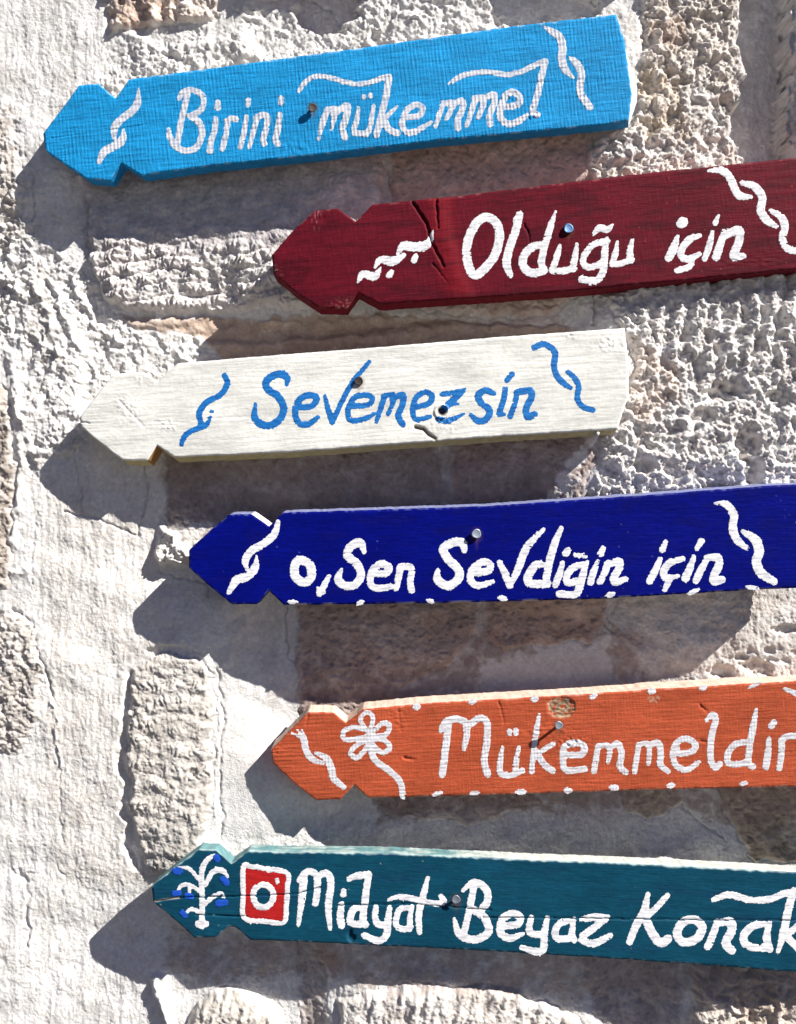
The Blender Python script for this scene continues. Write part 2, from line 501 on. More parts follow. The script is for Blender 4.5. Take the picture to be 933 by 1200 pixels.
# cracks
def crack(pts, depth, width, amp=1.0):
    global R
    x_ = X + 2.2 * n_f8 + 1.0 * n_f4
    y_ = Y + 2.2 * perlin(X / 9.0, Y / 9.0, 61)
    d_, t_ = line_d(x_, y_, pts)
    R = R - depth * smooth(width, 0, d_)
for c, dp, wd in [([(18, 712), (38, 728), (46, 760), (60, 790), (64, 815)], 4, 2.6), ([(92, 508), (90, 540), (98, 580), (96, 600)], 2.5, 2),
                  ([(166, 530), (172, 580), (160, 628), (130, 615), (112, 606), (80, 600)], 3, 2.0), ([(184, 670), (205, 678), (240, 684), (244, 700)], 3, 2),
                  ([(332, 710), (330, 740), (334, 776), (352, 790)], 3, 1.8), ([(455, 196), (458, 220), (466, 240)], 4, 2.4), ([(484, 190), (492, 220), (488, 240)], 3, 2.2),
                  ([(105, 210), (104, 250), (102, 290)], 3, 2.0), ([(240, 205), (243, 235)], 2, 1.6), ([(722, 690), (712, 730), (740, 762), (800, 776)], 3, 2.0),
                  ([(48, 600), (42, 640), (40, 690)], 1.2, 2.0), ([(68, 870), (72, 905), (70, 960), (74, 990)], 1.0, 2.2),
                  ([(42, 200), (46, 240), (40, 262)], 2.5, 2.0), ([(340, 1085), (352, 1130), (356, 1160)], 3.5, 3),
                  ([(366, 0), (386, 10), (396, 20), (390, 34)], 2.5, 1.8), ([(810, 940), (818, 965), (846, 990), (870, 1004)], 3, 2.4),
                  ([(920, -60), (922, 60), (921, 130), (924, 190)], 4, 3.0), ([(690, 330), (697, 350), (694, 382)], 5, 2.6)]:
    crack(c, dp, wd)

# the sunken upright joint at the right and the hollow over the topmost board
def hollow(poly, depth, f):
    global R
    R = R - depth * smooth(f, -f, poly_sd(ux, uy, poly) + 5 * clods + 3 * rough)
hollow([(868, -90), (918, -90), (920, 60), (917, 196), (872, 200), (852, 150), (866, 90)], 34, 2.5)
hollow([(340, -20), (424, -14), (412, 24), (404, 44), (372, 46), (350, 30)], 13, 4)
hollow([(560, -10), (640, -12), (690, 0), (700, 20), (660, 34), (580, 34)], 10, 4)
plast_R = R.copy()
for k, (poly, raise_, rnd, col, sty) in enumerate(stones):
    bx = [p[0] for p in poly]
    by = [p[1] for p in poly]
    sel = (X > min(bx) - 30) & (X < max(bx) + 30) & (Y > min(by) - 30) & (Y < max(by) + 30)
    x_, y_ = X[sel], Y[sel]
    s = poly_sd(ux[sel], uy[sel], poly)
    ins = s < 0
    lab = label[sel]
    lab[ins] = k + 1
    label[sel] = lab
    f2, f4, f8, f18, f40 = n_f2[sel], n_f4[sel], n_f8[sel], n_18[sel], n_40[sel]
    bl, rg, rg2 = billow[sel], rid[sel], rid2[sel]
    if sty == 'fine':
        h = 0.5 * f2 + 0.7 * f4 + 0.9 * f8 + 1.8 * f18 + 2.5 * f40
        h = h - 1.6 * smooth(0.25, 0.6, perlin(x_ / 7.0, y_ / 7.0, 70 + k))
    elif sty == 'flat':
        h = 0.5 * f2 + 0.5 * f4 + 0.6 * f8 + 1.2 * f18 + 0.5 * stri[sel]
        pt = smooth(0.18, 0.45, perlin(x_ / 11.0, y_ / 9.0, 71)) * smooth(830, 900, x_) * smooth(735, 790, y_)
        pt2 = np.zeros(x_.shape)
        for (ax, ay, rx, ry) in [(852, 790, 16, 8), (890, 784, 17, 10), (925, 738, 18, 6), (872, 772, 8, 5), (905, 764, 7, 5)]:
            q = ((x_ - ax) / rx) ** 2 + ((y_ - ay) / ry) ** 2 + 0.5 * f8
            pt2 = np.maximum(pt2, smooth(1.3, 0.4, q))
        h = h - 4 * pt - 7 * pt2
    elif sty == 'strata':
        ph = y_ + 0.05 * x_ + 9 * perlin(x_ / 90.0, y_ / 40.0, 72)
        h = 2.2 * np.sin(ph / 5.0) + 1.6 * np.sin(ph / 2.6 + 2 * f18) + 0.7 * f4 + 0.4 * f2 + 2.4 * f18
    elif sty in ('pit', 'pitfine'):
        s_ = 1.0 if sty == 'pit' else 0.55
        cr = smooth(-0.05, 0.42, perlin(x_ / (17 * s_), y_ / (15 * s_), 73))
        cr2 = smooth(0.05, 0.5, perlin(x_ / (8 * s_), y_ / (8 * s_), 74))
        h = (-4.5 * cr * smooth(-.3, .4, f40 + .5 * f18) - 2.2 * cr2 + 3.6 * clods[sel] + 3.5 * np.clip(f40 + .6 * f18 + .25, -1, .25) + 2.2 * rough[sel] + 1.5 * rough2[sel]) * (1 if sty == 'pit' else .6) + 0.5 * f2
        if sty == 'pit':
            gx = np.sin((x_ + 5 * f18 + 0.15 * y_) / 21.0 * 2 * np.pi)
            h = h + 2.8 * gx * smooth(470, 420, y_) * smooth(735, 765, x_)
            for (ax, ay, rx, ry) in [(838, 462, 20, 12), (868, 520, 15, 22), (876, 552, 12, 16), (818, 488, 13, 9), (930, 500, 14, 9), (752, 545, 12, 10), (900, 466, 12, 6)]:
                q = ((x_ - ax) / rx) ** 2 + ((y_ - ay) / ry) ** 2 + 0.6 * f8
                h = h - 13 * smooth(1.4, 0.2, q)
    elif sty == 'gran':
        cr = smooth(0.0, 0.45, perlin(x_ / 12.0, y_ / 14.0, 75))
        h = -2.0 * cr + 4.6 * clods[sel] + 2.6 * rough[sel] + 1.5 * rough2[sel] + 0.6 * f2 + 3 * f18
    elif sty == 'rock':
        h = 3.0 * (rg - 0.4) + 3.0 * clods[sel] + 2.0 * rough[sel] + 0.8 * rough2[sel] + 0.5 * f2 + 3.5 * f18 + 3.0 * stri2[sel]
    elif sty == 'tool':
        row = y_ + 0.10 * (x_ - 100) + 7 * perlin(x_ / 45.0, y_ / 90.0, 76) + 2.5 * f18
        rp = 15.5
        ri = np.floor(row / rp)
        rf = row / rp - ri
        tx = (x_ + 4.5 * f8 + 9 * f18 + ri * 37.7 + rf * 3.2) / 7.6
        groove = smooth(0.1, 0.9, np.sin(tx * 2 * np.pi) * 0.5 + 0.5 + 0.25 * f4)
        h = 2.4 * groove * smooth(0.02, 0.3, rf) * np.clip(0.8 + 1.2 * f18 + .8 * perlin(x_ / 13., y_ / 13., 91), 0, 1.6) - 1.7 * smooth(0.22, 0.0, np.minimum(rf, 1 - rf)) + 1.5 * rough[sel] + 0.8 * rough2[sel] + 0.5 * f2 + 1.8 * f18
        low = smooth(272, 296, y_)
        h = h * (0.25 + 0.75 * low) + 1.5 * f18 + 0.4 * f4
    elif sty == 'tool2':
        row = y_ - 0.12 * (x_ - 200) + 9 * perlin(x_ / 45.0, y_ / 70.0, 77) + 3 * f18
        rp = 24.0
        ri = np.floor(row / rp)
        rf = row / rp - ri
        tx = (x_ + 4.5 * f8 + 8 * f18 + ri * 41.3 + rf * 5.0) / 7.6
        groove = smooth(0.1, 0.9, np.sin(tx * 2 * np.pi) * 0.5 + 0.5 + 0.3 * f4)
        h = 1.5 * groove * smooth(0.05, 0.4, rf) * smooth(1.0, 0.6, rf) * np.clip(0.7 + 1.5 * f40 + 1.0 * perlin(x_ / 13., y_ / 13., 92), 0, 1.7) - 0.7 * smooth(0.2, 0.0, np.minimum(rf, 1 - rf)) + 1.0 * rough[sel] + 0.7 * rough2[sel] + 0.6 * f2 + 1.5 * f18 + 1.0 * f8
        h = h - 5 * smooth(1.2, 0.3, ((x_ - 227) / 6) ** 2 + ((y_ - 905) / 6) ** 2)
    elif sty == 'rib':
        gx = perlin((x_ + 0.25 * y_) / 9.0, y_ / 34.0, 78)
        h = 3.0 * gx + 1.4 * perlin((x_ + .25 * y_) / 5.0, y_ / 12.0, 79) + 1.0 * f4 + 0.6 * f2 + 2.5 * f18
    h = h + grit[sel] * {'fine': 0.16, 'flat': 0.2, 'strata': 0.16, 'pit': 0.42, 'pitfine': 0.4, 'gran': 0.42, 'rock': 0.35, 'tool': 0.3, 'tool2': 0.28, 'rib': 0.25}[sty]
    # blend style in from the edge, dome the stone, sink a thin irregular joint
    wi = smooth(2.0, -4.0, s)
    dome = raise_ * smooth(2.0, -rnd, s)
    R[sel] = R[sel] * (1 - wi) + h * wi + dome
    R[sel] -= (1.6 + 1.2 * f18) * smooth(3.0, 0.0, np.abs(s + 0.5)) * (0.6 if raise_ < 4 else 1)
    c = np.array(col)
    if sty in ('fine', 'strata', 'rock'):
        c = np.clip(c.mean() * 1.0 + (c - c.mean()) * 1.35, 0.02, 0.8)
    cw = smooth(1.5, -5, s)[:, None]
    tone = (1 + 0.14 * f18 + 0.10 * f8 + 0.10 * f40)[:, None]
    # limewash survives in patches on the stones
    lw = smooth(-0.15, 0.35, n_90[sel] * 0.8 + 0.5 * f40 + 0.25 * f8)[:, None]
    lwk = {'fine': 0.25, 'strata': 0.15, 'pit': 0.8, 'flat': 0.8, 'gran': 0.7, 'rock': 0.35, 'tool': 0.6, 'tool2': 0.15, 'rib': 0.6, 'pitfine': 0.25}[sty]
    cc = c * tone * (1 - lw * lwk) + WHITE * 0.98 * lw * lwk
    color[sel] = color[sel] * (1 - cw) + cc * cw

# drop beside the tooled block's left edge and over it
d_, t_ = line_d(ux, uy, [(158, 790), (149, 820), (146, 880), (148, 960), (156, 1020)])
R = R - 7 * smooth(9, 0, d_) * (label == 0)
R = R - 6 * smooth(1.3, 0.3, ((X - 200) / 28) ** 2 + ((Y - 764) / 9) ** 2 + .4 * n_f8) * (label == 0)

# stains and dirt, with some shade and light painted into the colour
def stain_and_light(poly, col, k, f=14, seed=0):
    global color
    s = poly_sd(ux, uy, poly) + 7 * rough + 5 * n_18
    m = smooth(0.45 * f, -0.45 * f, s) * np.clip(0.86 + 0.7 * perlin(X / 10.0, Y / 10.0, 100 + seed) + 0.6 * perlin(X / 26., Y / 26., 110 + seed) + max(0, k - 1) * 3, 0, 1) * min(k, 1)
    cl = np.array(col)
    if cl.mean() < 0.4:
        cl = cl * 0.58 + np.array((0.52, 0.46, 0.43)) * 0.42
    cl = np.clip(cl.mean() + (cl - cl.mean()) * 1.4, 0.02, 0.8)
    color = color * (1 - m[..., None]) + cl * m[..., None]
stain_and_light([(340, 700), (560, 690), (720, 690), (720, 740), (600, 760), (560, 790), (420, 800), (350, 760)], (0.34, 0.25, 0.21), 0.6, 16, 1)
stain_and_light([(350, 780), (400, 775), (440, 800), (520, 790), (560, 770), (565, 810), (470, 850), (350, 870)], (0.17, 0.12, 0.11), 0.75, 12, 2)
stain_and_light([(560, 745), (625, 745), (635, 770), (590, 782), (560, 775)], (0.2, 0.13, 0.11), 0.7, 9, 3)
stain_and_light([(655, 745), (705, 735), (712, 752), (680, 765)], (0.17, 0.11, 0.1), 0.8, 7, 4)
stain_and_light([(725, 735), (755, 745), (760, 800), (735, 812), (722, 770)], (0.36, 0.25, 0.22), 0.7, 8, 5)
stain_and_light([(190, 540), (700, 512), (690, 600), (560, 610), (200, 640)], (0.28, 0.23, 0.22), 0.75, 14, 6)
stain_and_light([(440, 925), (960, 915), (960, 975), (860, 985), (800, 950), (700, 975), (640, 975), (600, 958), (440, 978)], (0.28, 0.22, 0.20), 0.8, 12, 7)
stain_and_light([(608, 930), (700, 930), (690, 960), (620, 968)], (0.16, 0.12, 0.11), 0.6, 10, 8)
stain_and_light([(230, 375), (640, 362), (690, 400), (600, 420), (240, 420)], (0.42, 0.31, 0.25), 0.6, 12, 9)
stain_and_light([(330, 388), (460, 380), (470, 408), (330, 412)], (0.26, 0.14, 0.11), 0.6, 8, 10)
stain_and_light([(440, 190), (690, 170), (690, 225), (450, 240)], (0.42, 0.33, 0.31), 0.7, 14, 11)
stain_and_light([(90, 180), (440, 170), (440, 280), (100, 300)], (0.50, 0.48, 0.49), 0.75, 16, 12)  # greyer block top: the first board's cast shade painted into the colour
stain_and_light([(200, 1095), (600, 1110), (960, 1135), (960, 1180), (640, 1172), (420, 1150), (330, 1150), (240, 1158), (190, 1140)], (0.34, 0.29, 0.27), 0.75, 14, 13)  # browner tone along the strip below the lowest board
stain_and_light([(370, 1095), (385, 1100), (400, 1130), (388, 1150), (376, 1130)], (0.38, 0.22, 0.15), 0.6, 7, 14)
stain_and_light([(150, -10), (190, -10), (196, 40), (150, 44), (136, 30)], (0.42, 0.27, 0.19), 0.6, 8, 15)
stain_and_light([(756, 32), (800, 30), (798, 62), (768, 62)], (0.5, 0.33, 0.25), 0.5, 8, 16)
stain_and_light([(742, 90), (790, 95), (800, 165), (748, 168)], (0.72, 0.6, 0.46), 0.5, 14, 17)
stain_and_light([(736, 400), (770, 420), (790, 470), (745, 520), (735, 470)], (0.70, 0.58, 0.5), 0.5, 12, 18)
stain_and_light([(862, -60), (922, -60), (922, 200), (866, 210), (856, 120)], (0.52, 0.50, 0.50), 0.75, 8, 19)  # grey in the sunken joint: its shade painted into the colour
stain_and_light([(330, -10), (420, -10), (400, 50), (345, 46)], (0.55, 0.52, 0.52), 0.6, 10, 20)  # hollow above the first board greyed, its shade put into the colour
stain_and_light([(196, 612), (246, 612), (238, 640), (208, 662), (186, 664), (180, 648)], (0.78, 0.76, 0.73), 2.0, 4, 30)
stain_and_light([(684, 505), (665, 545), (645, 580), (634, 602), (650, 602), (664, 580), (682, 545), (700, 510)], (0.78, 0.75, 0.72), 2.0, 4, 31)  # white laid on the invented ridge so it reads as sunlit
stain_and_light([(45, 560), (190, 560), (190, 1040), (60, 1040)], (0.80, 0.74, 0.68), 0.3, 20, 21)
stain_and_light([(850, 700), (960, 690), (960, 800), (850, 800)], (0.66, 0.58, 0.52), 0.35, 20, 22)
stain_and_light([(-20, 120), (20, 130), (30, 210), (14, 300), (-20, 300)], (0.52, 0.47, 0.43), 0.6, 10, 23)
stain_and_light([(36, 320), (56, 310), (66, 400), (72, 430), (40, 420)], (0.60, 0.57, 0.53), 0.5, 8, 24)
stain_and_light([(232, 600), (330, 640), (340, 700), (240, 690)], (0.55, 0.53, 0.55), 0.6, 14, 25)
# general soot in the render
dirt = smooth(0.15, 0.7, n_90 + 0.6 * n_40 + 0.3 * n_f8)[..., None] * 0.16
color = color * (1 - dirt) + np.array([0.56, 0.5, 0.44]) * dirt
color = np.clip(color * (1 + 0.05 * n_f8 + 0.05 * n_f4)[..., None], 0.02, 0.82)

R = R * (0.55 * inner + 0.45) if False else R
GRAW = base - R
# make room behind the boards: the wall never pokes through them
def lowpass_room(poly, depth):
    global GRAW
    s = poly_sd(X, Y, poly)
    GRAW = np.maximum(GRAW, depth * smooth(14, 0, s) + -999 * (s > 14))

KW = 1 + 50 / D
def build_wall():
    px_, py_ = X, Y
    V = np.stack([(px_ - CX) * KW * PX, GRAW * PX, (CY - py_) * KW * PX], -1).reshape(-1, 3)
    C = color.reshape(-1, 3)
    idx = np.arange(NX * NY).reshape(NY, NX)
    quads = np.stack([idx[:-1, :-1], idx[1:, :-1], idx[1:, 1:], idx[:-1, 1:]], -1).reshape(-1, 4)
    ql = label[:-1, :-1].ravel()
    root = empty('stone_wall', (0, 0.05, -1.6), 'rough old wall of limewashed rubble stone behind the painted boards', 'wall')
    for k in range(len(stones) + 1):
        q = quads[ql == k]
        if not len(q):
            continue
        used, inv = np.unique(q, return_inverse=True)
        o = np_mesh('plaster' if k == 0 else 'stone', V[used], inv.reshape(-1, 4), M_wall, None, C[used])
        attach(o, root)
    # solid rubble core behind the face
    x0, x1 = V[:, 0].min(), V[:, 0].max()
    z0, z1 = -1.6, V[:, 2].max() - 0.003
    y0, y1 = 0.12, 0.6
    v = [(x0, y0, z0), (x1, y0, z0), (x1, y1, z0), (x0, y1, z0), (x0, y0, z1), (x1, y0, z1), (x1, y1, z1), (x0, y1, z1)]
    f = [[0, 1, 5, 4], [1, 2, 6, 5], [2, 3, 7, 6], [3, 0, 4, 7], [4, 5, 6, 7], [3, 2, 1, 0]]
    attach(np_mesh('core', v, f, M_core, smooth_=False), root)
build_wall()

# ------------------------------------------------------------------ boards
def interp(pts, x):
    p = np.array(pts, float)
    return np.interp(x, p[:, 0], p[:, 1])

class Board:
    pass

def make_board(b):
    """b.top, b.bot: outline left to right; b.left, b.right: x as a function of v"""
    n_c = int((b.bot[-1][0] - b.bot[0][0]) / 1.3)
    n_r = 88
    u = np.linspace(0, 1, n_c)
    v = np.linspace(0, 1, n_r)
    U, Vv = np.meshgrid(u, v)
    L = interp(b.left, Vv)
    Rr = interp(b.right, Vv)
    x = L + (Rr - L) * U
    yt = interp(b.top, x)
    yb = interp(b.bot, x)
    # worn, hand-cut outline
    wob_t = 0.45 * perlin(x / 14.0, x * 0, 200 + b.seed) + 0.3 * perlin(x / 4.0, x * 0, 210 + b.seed)
    wob_b = 0.45 * perlin(x / 14.0, x * 0, 220 + b.seed) + 0.3 * perlin(x / 4.0, x * 0, 230 + b.seed)
    wob_r = 0.5 * perlin(Vv * 18, Vv * 0, 240 + b.seed) * smooth(0.98, 1.0, U)
    yt = yt + wob_t
    yb = yb + wob_b
    x = x + wob_r
    y = yt * (1 - Vv) + yb * Vv
    de = np.minimum(np.minimum(y - yt, yb - y), np.minimum(x - L, Rr - x))
    drop = 1.6 * (1 - np.clip(de / (2.0 + 0.8 * perlin(x / 9, y / 9, 250 + b.seed)), 0, 1)) ** 2
    h = board_h(b, x, y) - drop
    c = b.colf(b, x, y, de)
    g = b.d - h
    P = world(x, y, g).reshape(-1, 3)
    Cc = c.reshape(-1, 3)
    uvg = np.stack([b_u(b, x, y) / 100.0, b_v(b, x, y) / 100.0], -1).reshape(-1, 2)
    idx = np.arange(n_r * n_c).reshape(n_r, n_c)
    quads = np.stack([idx[:-1, :-1], idx[1:, :-1], idx[1:, 1:], idx[:-1, 1:]], -1).reshape(-1, 4)
    # rim
    loop = np.concatenate([idx[0, :-1], idx[:-1, -1], idx[-1, :0:-1], idx[:0:-1, 0]])
    kind = np.concatenate([np.zeros(n_c - 1), np.ones(n_r - 1), np.full(n_c - 1, 2), np.full(n_r - 1, 3)]).astype(int)
    lx, ly, lg = x.ravel()[loop], y.ravel()[loop], g.ravel()[loop]
    rings = 6
    vs, cs, us = [P], [Cc], [uvg]
    base_i = len(P)
    n = len(loop)
    offs = {0: b.back[0], 2: b.back[1]}
    for r in range(rings):
        t = r / (rings - 1)
        gg = lg + (b.T) * t
        dy = np.where(kind == 0, b.back[0], np.where(kind == 2, b.back[1], (b.back[0] + b.back[1]) / 2)) * t
        bulge = b.back[2] * np.interp(ly, [b.top[-1][1], (b.top[-1][1] + b.bot[-1][1]) / 2 + 15, b.bot[-1][1]], [0.2, 1.0, 0.35])
        dx = np.where((kind == 1) | (lx > b.right[0][1] - 2), bulge, 0) * t
        nx_ = 0.35 * perlin(lx / 6.0, ly / 6.0 + 3 * t, 260 + b.seed) * (0 if r == 0 else 1)
        # real size holds with depth: use the front's scale, so the sides run straight back
        k0 = 1 + b.d / D
        PP = np.stack([(lx + dx - CX + nx_) * k0 * PX, gg * PX, (CY - ly - dy - nx_) * k0 * PX], -1)
        if r == 0:
            PP = P[loop]
        vs.append(PP)
        us.append(np.stack([b_u(b, lx, ly) / 100.0, (b_v(b, lx, ly) + t * b.T) / 100.0], -1))
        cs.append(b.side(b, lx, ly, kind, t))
    ring = base_i + np.arange(rings * n).reshape(rings, n)
    nxt = np.roll(ring, -1, axis=1)
    sq = np.stack([ring[:-1], nxt[:-1], nxt[1:], ring[1:]], -1).reshape(-1, 4)
    # back face, own vertices
    vb = vs[-1].copy()
    vs.append(vb)
    cs.append(cs[-1])
    us.append(us[-1])
    nb = base_i + rings * n
    V = np.concatenate(vs)
    o = np_mesh('board', V, np.concatenate([quads, sq]), b.mat, None, np.concatenate(cs), True, None, np.concatenate(us),
                ngons=[list(range(nb, nb + n))])
    o.data.update()
    return attach(o, b.root)

def b_u(b, x, y):
    return x * math.cos(b.ang) + y * math.sin(b.ang)

def b_v(b, x, y):
    return -x * math.sin(b.ang) + y * math.cos(b.ang)

def board_h(b, x, y):
    u, v = b_u(b, x, y), b_v(b, x, y)
    h = 1.2 * perlin(u / 180.0, v / 120.0, 300 + b.seed)
    return h + b.hf(b, x, y, u, v)

# -- strokes: letters as raised brush paint
def catmull(pts, wd):
    P = [(p[0], p[1], (p[2] if len(p) > 2 else 1.0) * wd) for p in pts]
    if len(P) == 1:
        return [P[0], (P[0][0] + 0.3, P[0][1], P[0][2])]
    if len(P) == 2:
        return P
    closed = abs(P[0][0] - P[-1][0]) + abs(P[0][1] - P[-1][1]) < 1e-6
    Q = ([P[-2]] + P + [P[1]]) if closed else ([P[0]] + P + [P[-1]])
    out = []
    for i in range(1, len(Q) - 2):
        p0, p1, p2, p3 = (np.array(Q[j]) for j in (i - 1, i, i + 1, i + 2))
        for t in np.linspace(0, 1, 7)[:-1]:
            out.append(tuple(0.5 * ((2 * p1) + (-p0 + p2) * t + (2 * p0 - 5 * p1 + 4 * p2 - p3) * t * t + (-p0 + 3 * p1 - 3 * p2 + p3) * t ** 3)))
    out.append(tuple(Q[-2]))
    return out

FR = dict(A=(40, 80, 4.665), B=(180, 90, 4.665), C=(340, 70, 4.665), D=(510, 50, 4.665), E=(600, 0, 5.831), F=(310, 225, 4.665), G=(470, 220, 4.665),
          H=(600, 230, 4.665), I=(740, 180, 4.834), J=(90, 420, 4.665), K=(280, 410, 4.665), L=(440, 410, 4.665), M=(590, 375, 5.831), N=(215, 590, 4.665),
          O=(360, 610, 4.665), P=(500, 600, 4.665), Q=(620, 600, 4.665), R=(750, 560, 5.098), S=(310, 815, 4.665), T=(490, 810, 4.665), U=(620, 810, 4.665),
          V=(760, 790, 5.393), W=(170, 980, 5.183), X=(330, 990, 4.665), Y=(510, 1000, 4.241), Z=(720, 1000, 4.38))

def sdf_fn(frame, strokes, fat):
    x0, y0, s = FR[frame]
    segs = []
    for wd, pts in strokes:
        for_c = catmull([((p[0] / s) + x0, (p[1] / s) + y0) + ((p[2],) if len(p) > 2 else ()) for p in pts], wd / s * fat)
        for a, c in zip(for_c[:-1], for_c[1:]):
            segs.append((a, c))
    A = np.array([list(a) + list(c) for a, c in segs])
    def f(x, y):
        best = np.full(x.shape, 1e9)
        for ax, ay, aw, bx, by, bw in A:
            ex, ey = bx - ax, by - ay
            t = np.clip(((x - ax) * ex + (y - ay) * ey) / (ex * ex + ey * ey + 1e-9), 0, 1)
            d = np.hypot(x - ax - ex * t, y - ay - ey * t) - 0.5 * (aw + (bw - aw) * t)
            best = np.minimum(best, d)
        return best
    lo = (A[:, [0, 3]].min() - 8, A[:, [1, 4]].min() - 8)
    hi = (A[:, [0, 3]].max() + 8, A[:, [1, 4]].max() + 8)
    return f, lo, hi

def paint_shape(b, name, f, lo, hi, mat, thick=0.05, lift=0.15, step=0.8, rag=0.9, col=None):
    xs_ = np.arange(lo[0], hi[0], step)
    ys_ = np.arange(lo[1], hi[1], step)
    x, y = np.meshgrid(xs_, ys_)
    def ff(x, y):
        # ragged brush edge
        u, v = b_u(b, x, y), b_v(b, x, y)
        dry = 2.4 * smooth(0.42, 0.75, perlin(u / 8.0, v / 1.5, 405 + b.seed) + 0.35 * perlin(u / 25., v / 25., 406))
        return f(x, y) + (dry if rag > 0.3 else 0) + rag * (0.7 * perlin(x / 3.2, y / 2.2, 400 + b.seed) + 0.5 * perlin(x / 1.7, y / 1.4, 401) + .35 * perlin(x / 9., y / 9., 402))
    s = ff(x, y)
    inside = s < 0
    cell = inside[:-1, :-1] | inside[1:, :-1] | inside[1:, 1:] | inside[:-1, 1:]
    # snap outer vertices onto the outline
    e = 0.25
    for _ in range(3):
        gx = (ff(x + e, y) - ff(x - e, y)) / (2 * e)
        gy = (ff(x, y + e) - ff(x, y - e)) / (2 * e)
        gl = np.maximum(gx * gx + gy * gy, 0.3)
        s = ff(x, y)
        mv = np.clip(s / gl, -1.2, 1.2) * (~inside)
        x = x - gx * mv
        y = y - gy * mv
    s = np.where(inside, f(x, y), 0.0)
    k = np.clip(-s / 1.6, 0, 1)
    body = thick * np.sqrt(k) * (1 + 0.25 * perlin(x / 5., y / 3., 403) + 0.25 * perlin(x / 2.2, y / 1.5, 404))
    h = board_h(b, x, y) + np.where(inside, lift + body, lift - 0.04)
    P = world(x, y, b.d - h).reshape(-1, 3)
    idx = np.arange(x.size).reshape(x.shape)
    q = np.stack([idx[:-1, :-1], idx[1:, :-1], idx[1:, 1:], idx[:-1, 1:]], -1)[cell]
    used, inv = np.unique(q, return_inverse=True)
    uv = np.stack([b_u(b, x, y) / 100.0, b_v(b, x, y) / 100.0], -1).reshape(-1, 2)
    o = np_mesh(name, P[used], inv.reshape(-1, 4), mat, None, None, True, None, uv[used])
    return attach(o, b.root)

def paint(b, name, frame, strokes, mat, fat=1.03, **kw):
    f, lo, hi = sdf_fn(frame, strokes, fat)
    return paint_shape(b, name, f, lo, hi, mat, **kw)

def dots(b, lst, mat, wx=12, wy=6.5):
    for fr, x, y in lst:
        x0, y0, s = FR[fr]
        q = (rng.uniform(-.8, .8), rng.uniform(-.3, .3), rng.uniform(.85, 1.15))
        cx, cy = x / s + x0, y / s + y0
        hw = (wx - wy) / 2 * q[2]
        ra, rb, an = wx / 2 * q[2], wy / 2 * rng.uniform(0.8, 1.15), math.radians(-8 + 22 * rng.uniform(-1, 1))
        def f(X_, Y_, cx=cx, cy=cy, ra=ra, rb=rb, an=an):
            a_ = (X_ - cx) * math.cos(an) + (Y_ - cy) * math.sin(an)
            b_ = -(X_ - cx) * math.sin(an) + (Y_ - cy) * math.cos(an)
            return (np.hypot(a_ / ra, b_ / rb) - 1) * rb
        paint_shape(b, 'paint_dot', f, (cx - wx, cy - wx), (cx + wx, cy + wx), mat, thick=0.12, step=0.9, rag=0.9)

def nail(b, x, y, r, out, mat, tilt=(0, 0), shank=None, dome=0.5):
    """round-headed nail: head and shank turned as one mesh"""
    seg = 28
    prof = [(0, 0.25), (r * 0.3, 0.1), (r * 0.72, 0.15), (r * 0.86, -0.25), (r * 0.97, 0.1), (r * 1.0, 0.9), (r * 0.9, 1.3), (r * 0.42, 1.6), (r * 0.36, 2.4), (r * 0.36, out + 10)]
    h0 = float(board_h(b, np.array([x]), np.array([y]))[0])
    verts, quads = [], []
    for i, (rr, zz) in enumerate(prof):
        for k in range(seg):
            a = 2 * math.pi * k / seg
            wob = 1 + (0.05 * math.sin(3 * a + x) if rr > r * .5 else 0)
            px_ = x + rr * wob * math.cos(a)
            py_ = y + rr * wob * math.sin(a)
            g = b.d - h0 - out + zz + tilt[0] * (px_ - x) + tilt[1] * (py_ - y)
            # a bent nail leans: the head is displaced, the foot stays
            verts.append(world(np.array(px_), np.array(py_), g))
    for i in range(len(prof) - 1):
        for k in range(seg):
            quads.append([i * seg + k, i * seg + (k + 1) % seg, (i + 1) * seg + (k + 1) % seg, (i + 1) * seg + k])
    o = np_mesh('nail', np.array(verts), quads, mat)
    return attach(o, b.root)

# -- colours of the boards
NAILS = {1: [(366.5, 126)], 2: [(666.5, 267.5)], 3: [(420.5, 446.5)], 4: [(558.5, 625.5)], 5: [(655, 850)], 6: [(534.5, 1054)]}
def mixc(a, c, m):
    return a * (1 - m[..., None]) + np.array(c) * m[..., None]

def flat(col, wear=None, wk=0.5):
    def f(b, x, y, de):
        c = np.zeros(x.shape + (3,)) + np.array(col)
        u, v = b_u(b, x, y), b_v(b, x, y)
        t = 1 + 0.10 * perlin(u / 60, v / 9, 500 + b.seed) + 0.07 * perlin(u / 12, v / 5, 510 + b.seed) + .15 * perlin(u / 55, v / 32, 511) + 0.05 * perlin(u / 3.0, v / 3.0, 512)
        c = c * t[..., None]
        if wear is not None:
            m = smooth(2.6, 0.2, de) * smooth(0.0, 0.5, perlin(u / 7, v / 7, 520 + b.seed) + .3 * perlin(u / 30, v / 30, 521)) * wk
            c = mixc(c, wear, m)
        for nx0, ny0 in NAILS[b.seed]:
            q = np.hypot(x - nx0, (y - ny0 - 1.5) * 0.8) + 1.5 * perlin(x / 3., y / 3., 522)
            c = mixc(c, (0.10, 0.05, 0.03), smooth(9.0, 5.5, q) * .35)
            run = smooth(2.6, 0.3, np.abs(x - nx0 - 0.8 * perlin(y / 7., y * 0, 523))) * smooth(ny0, ny0 + 4, y) * (1 - smooth(ny0 + 6, ny0 + 24, y))
            c = mixc(c, (0.16, 0.07, 0.035), run * .3)
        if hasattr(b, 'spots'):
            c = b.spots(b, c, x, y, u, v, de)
        return c
    return f

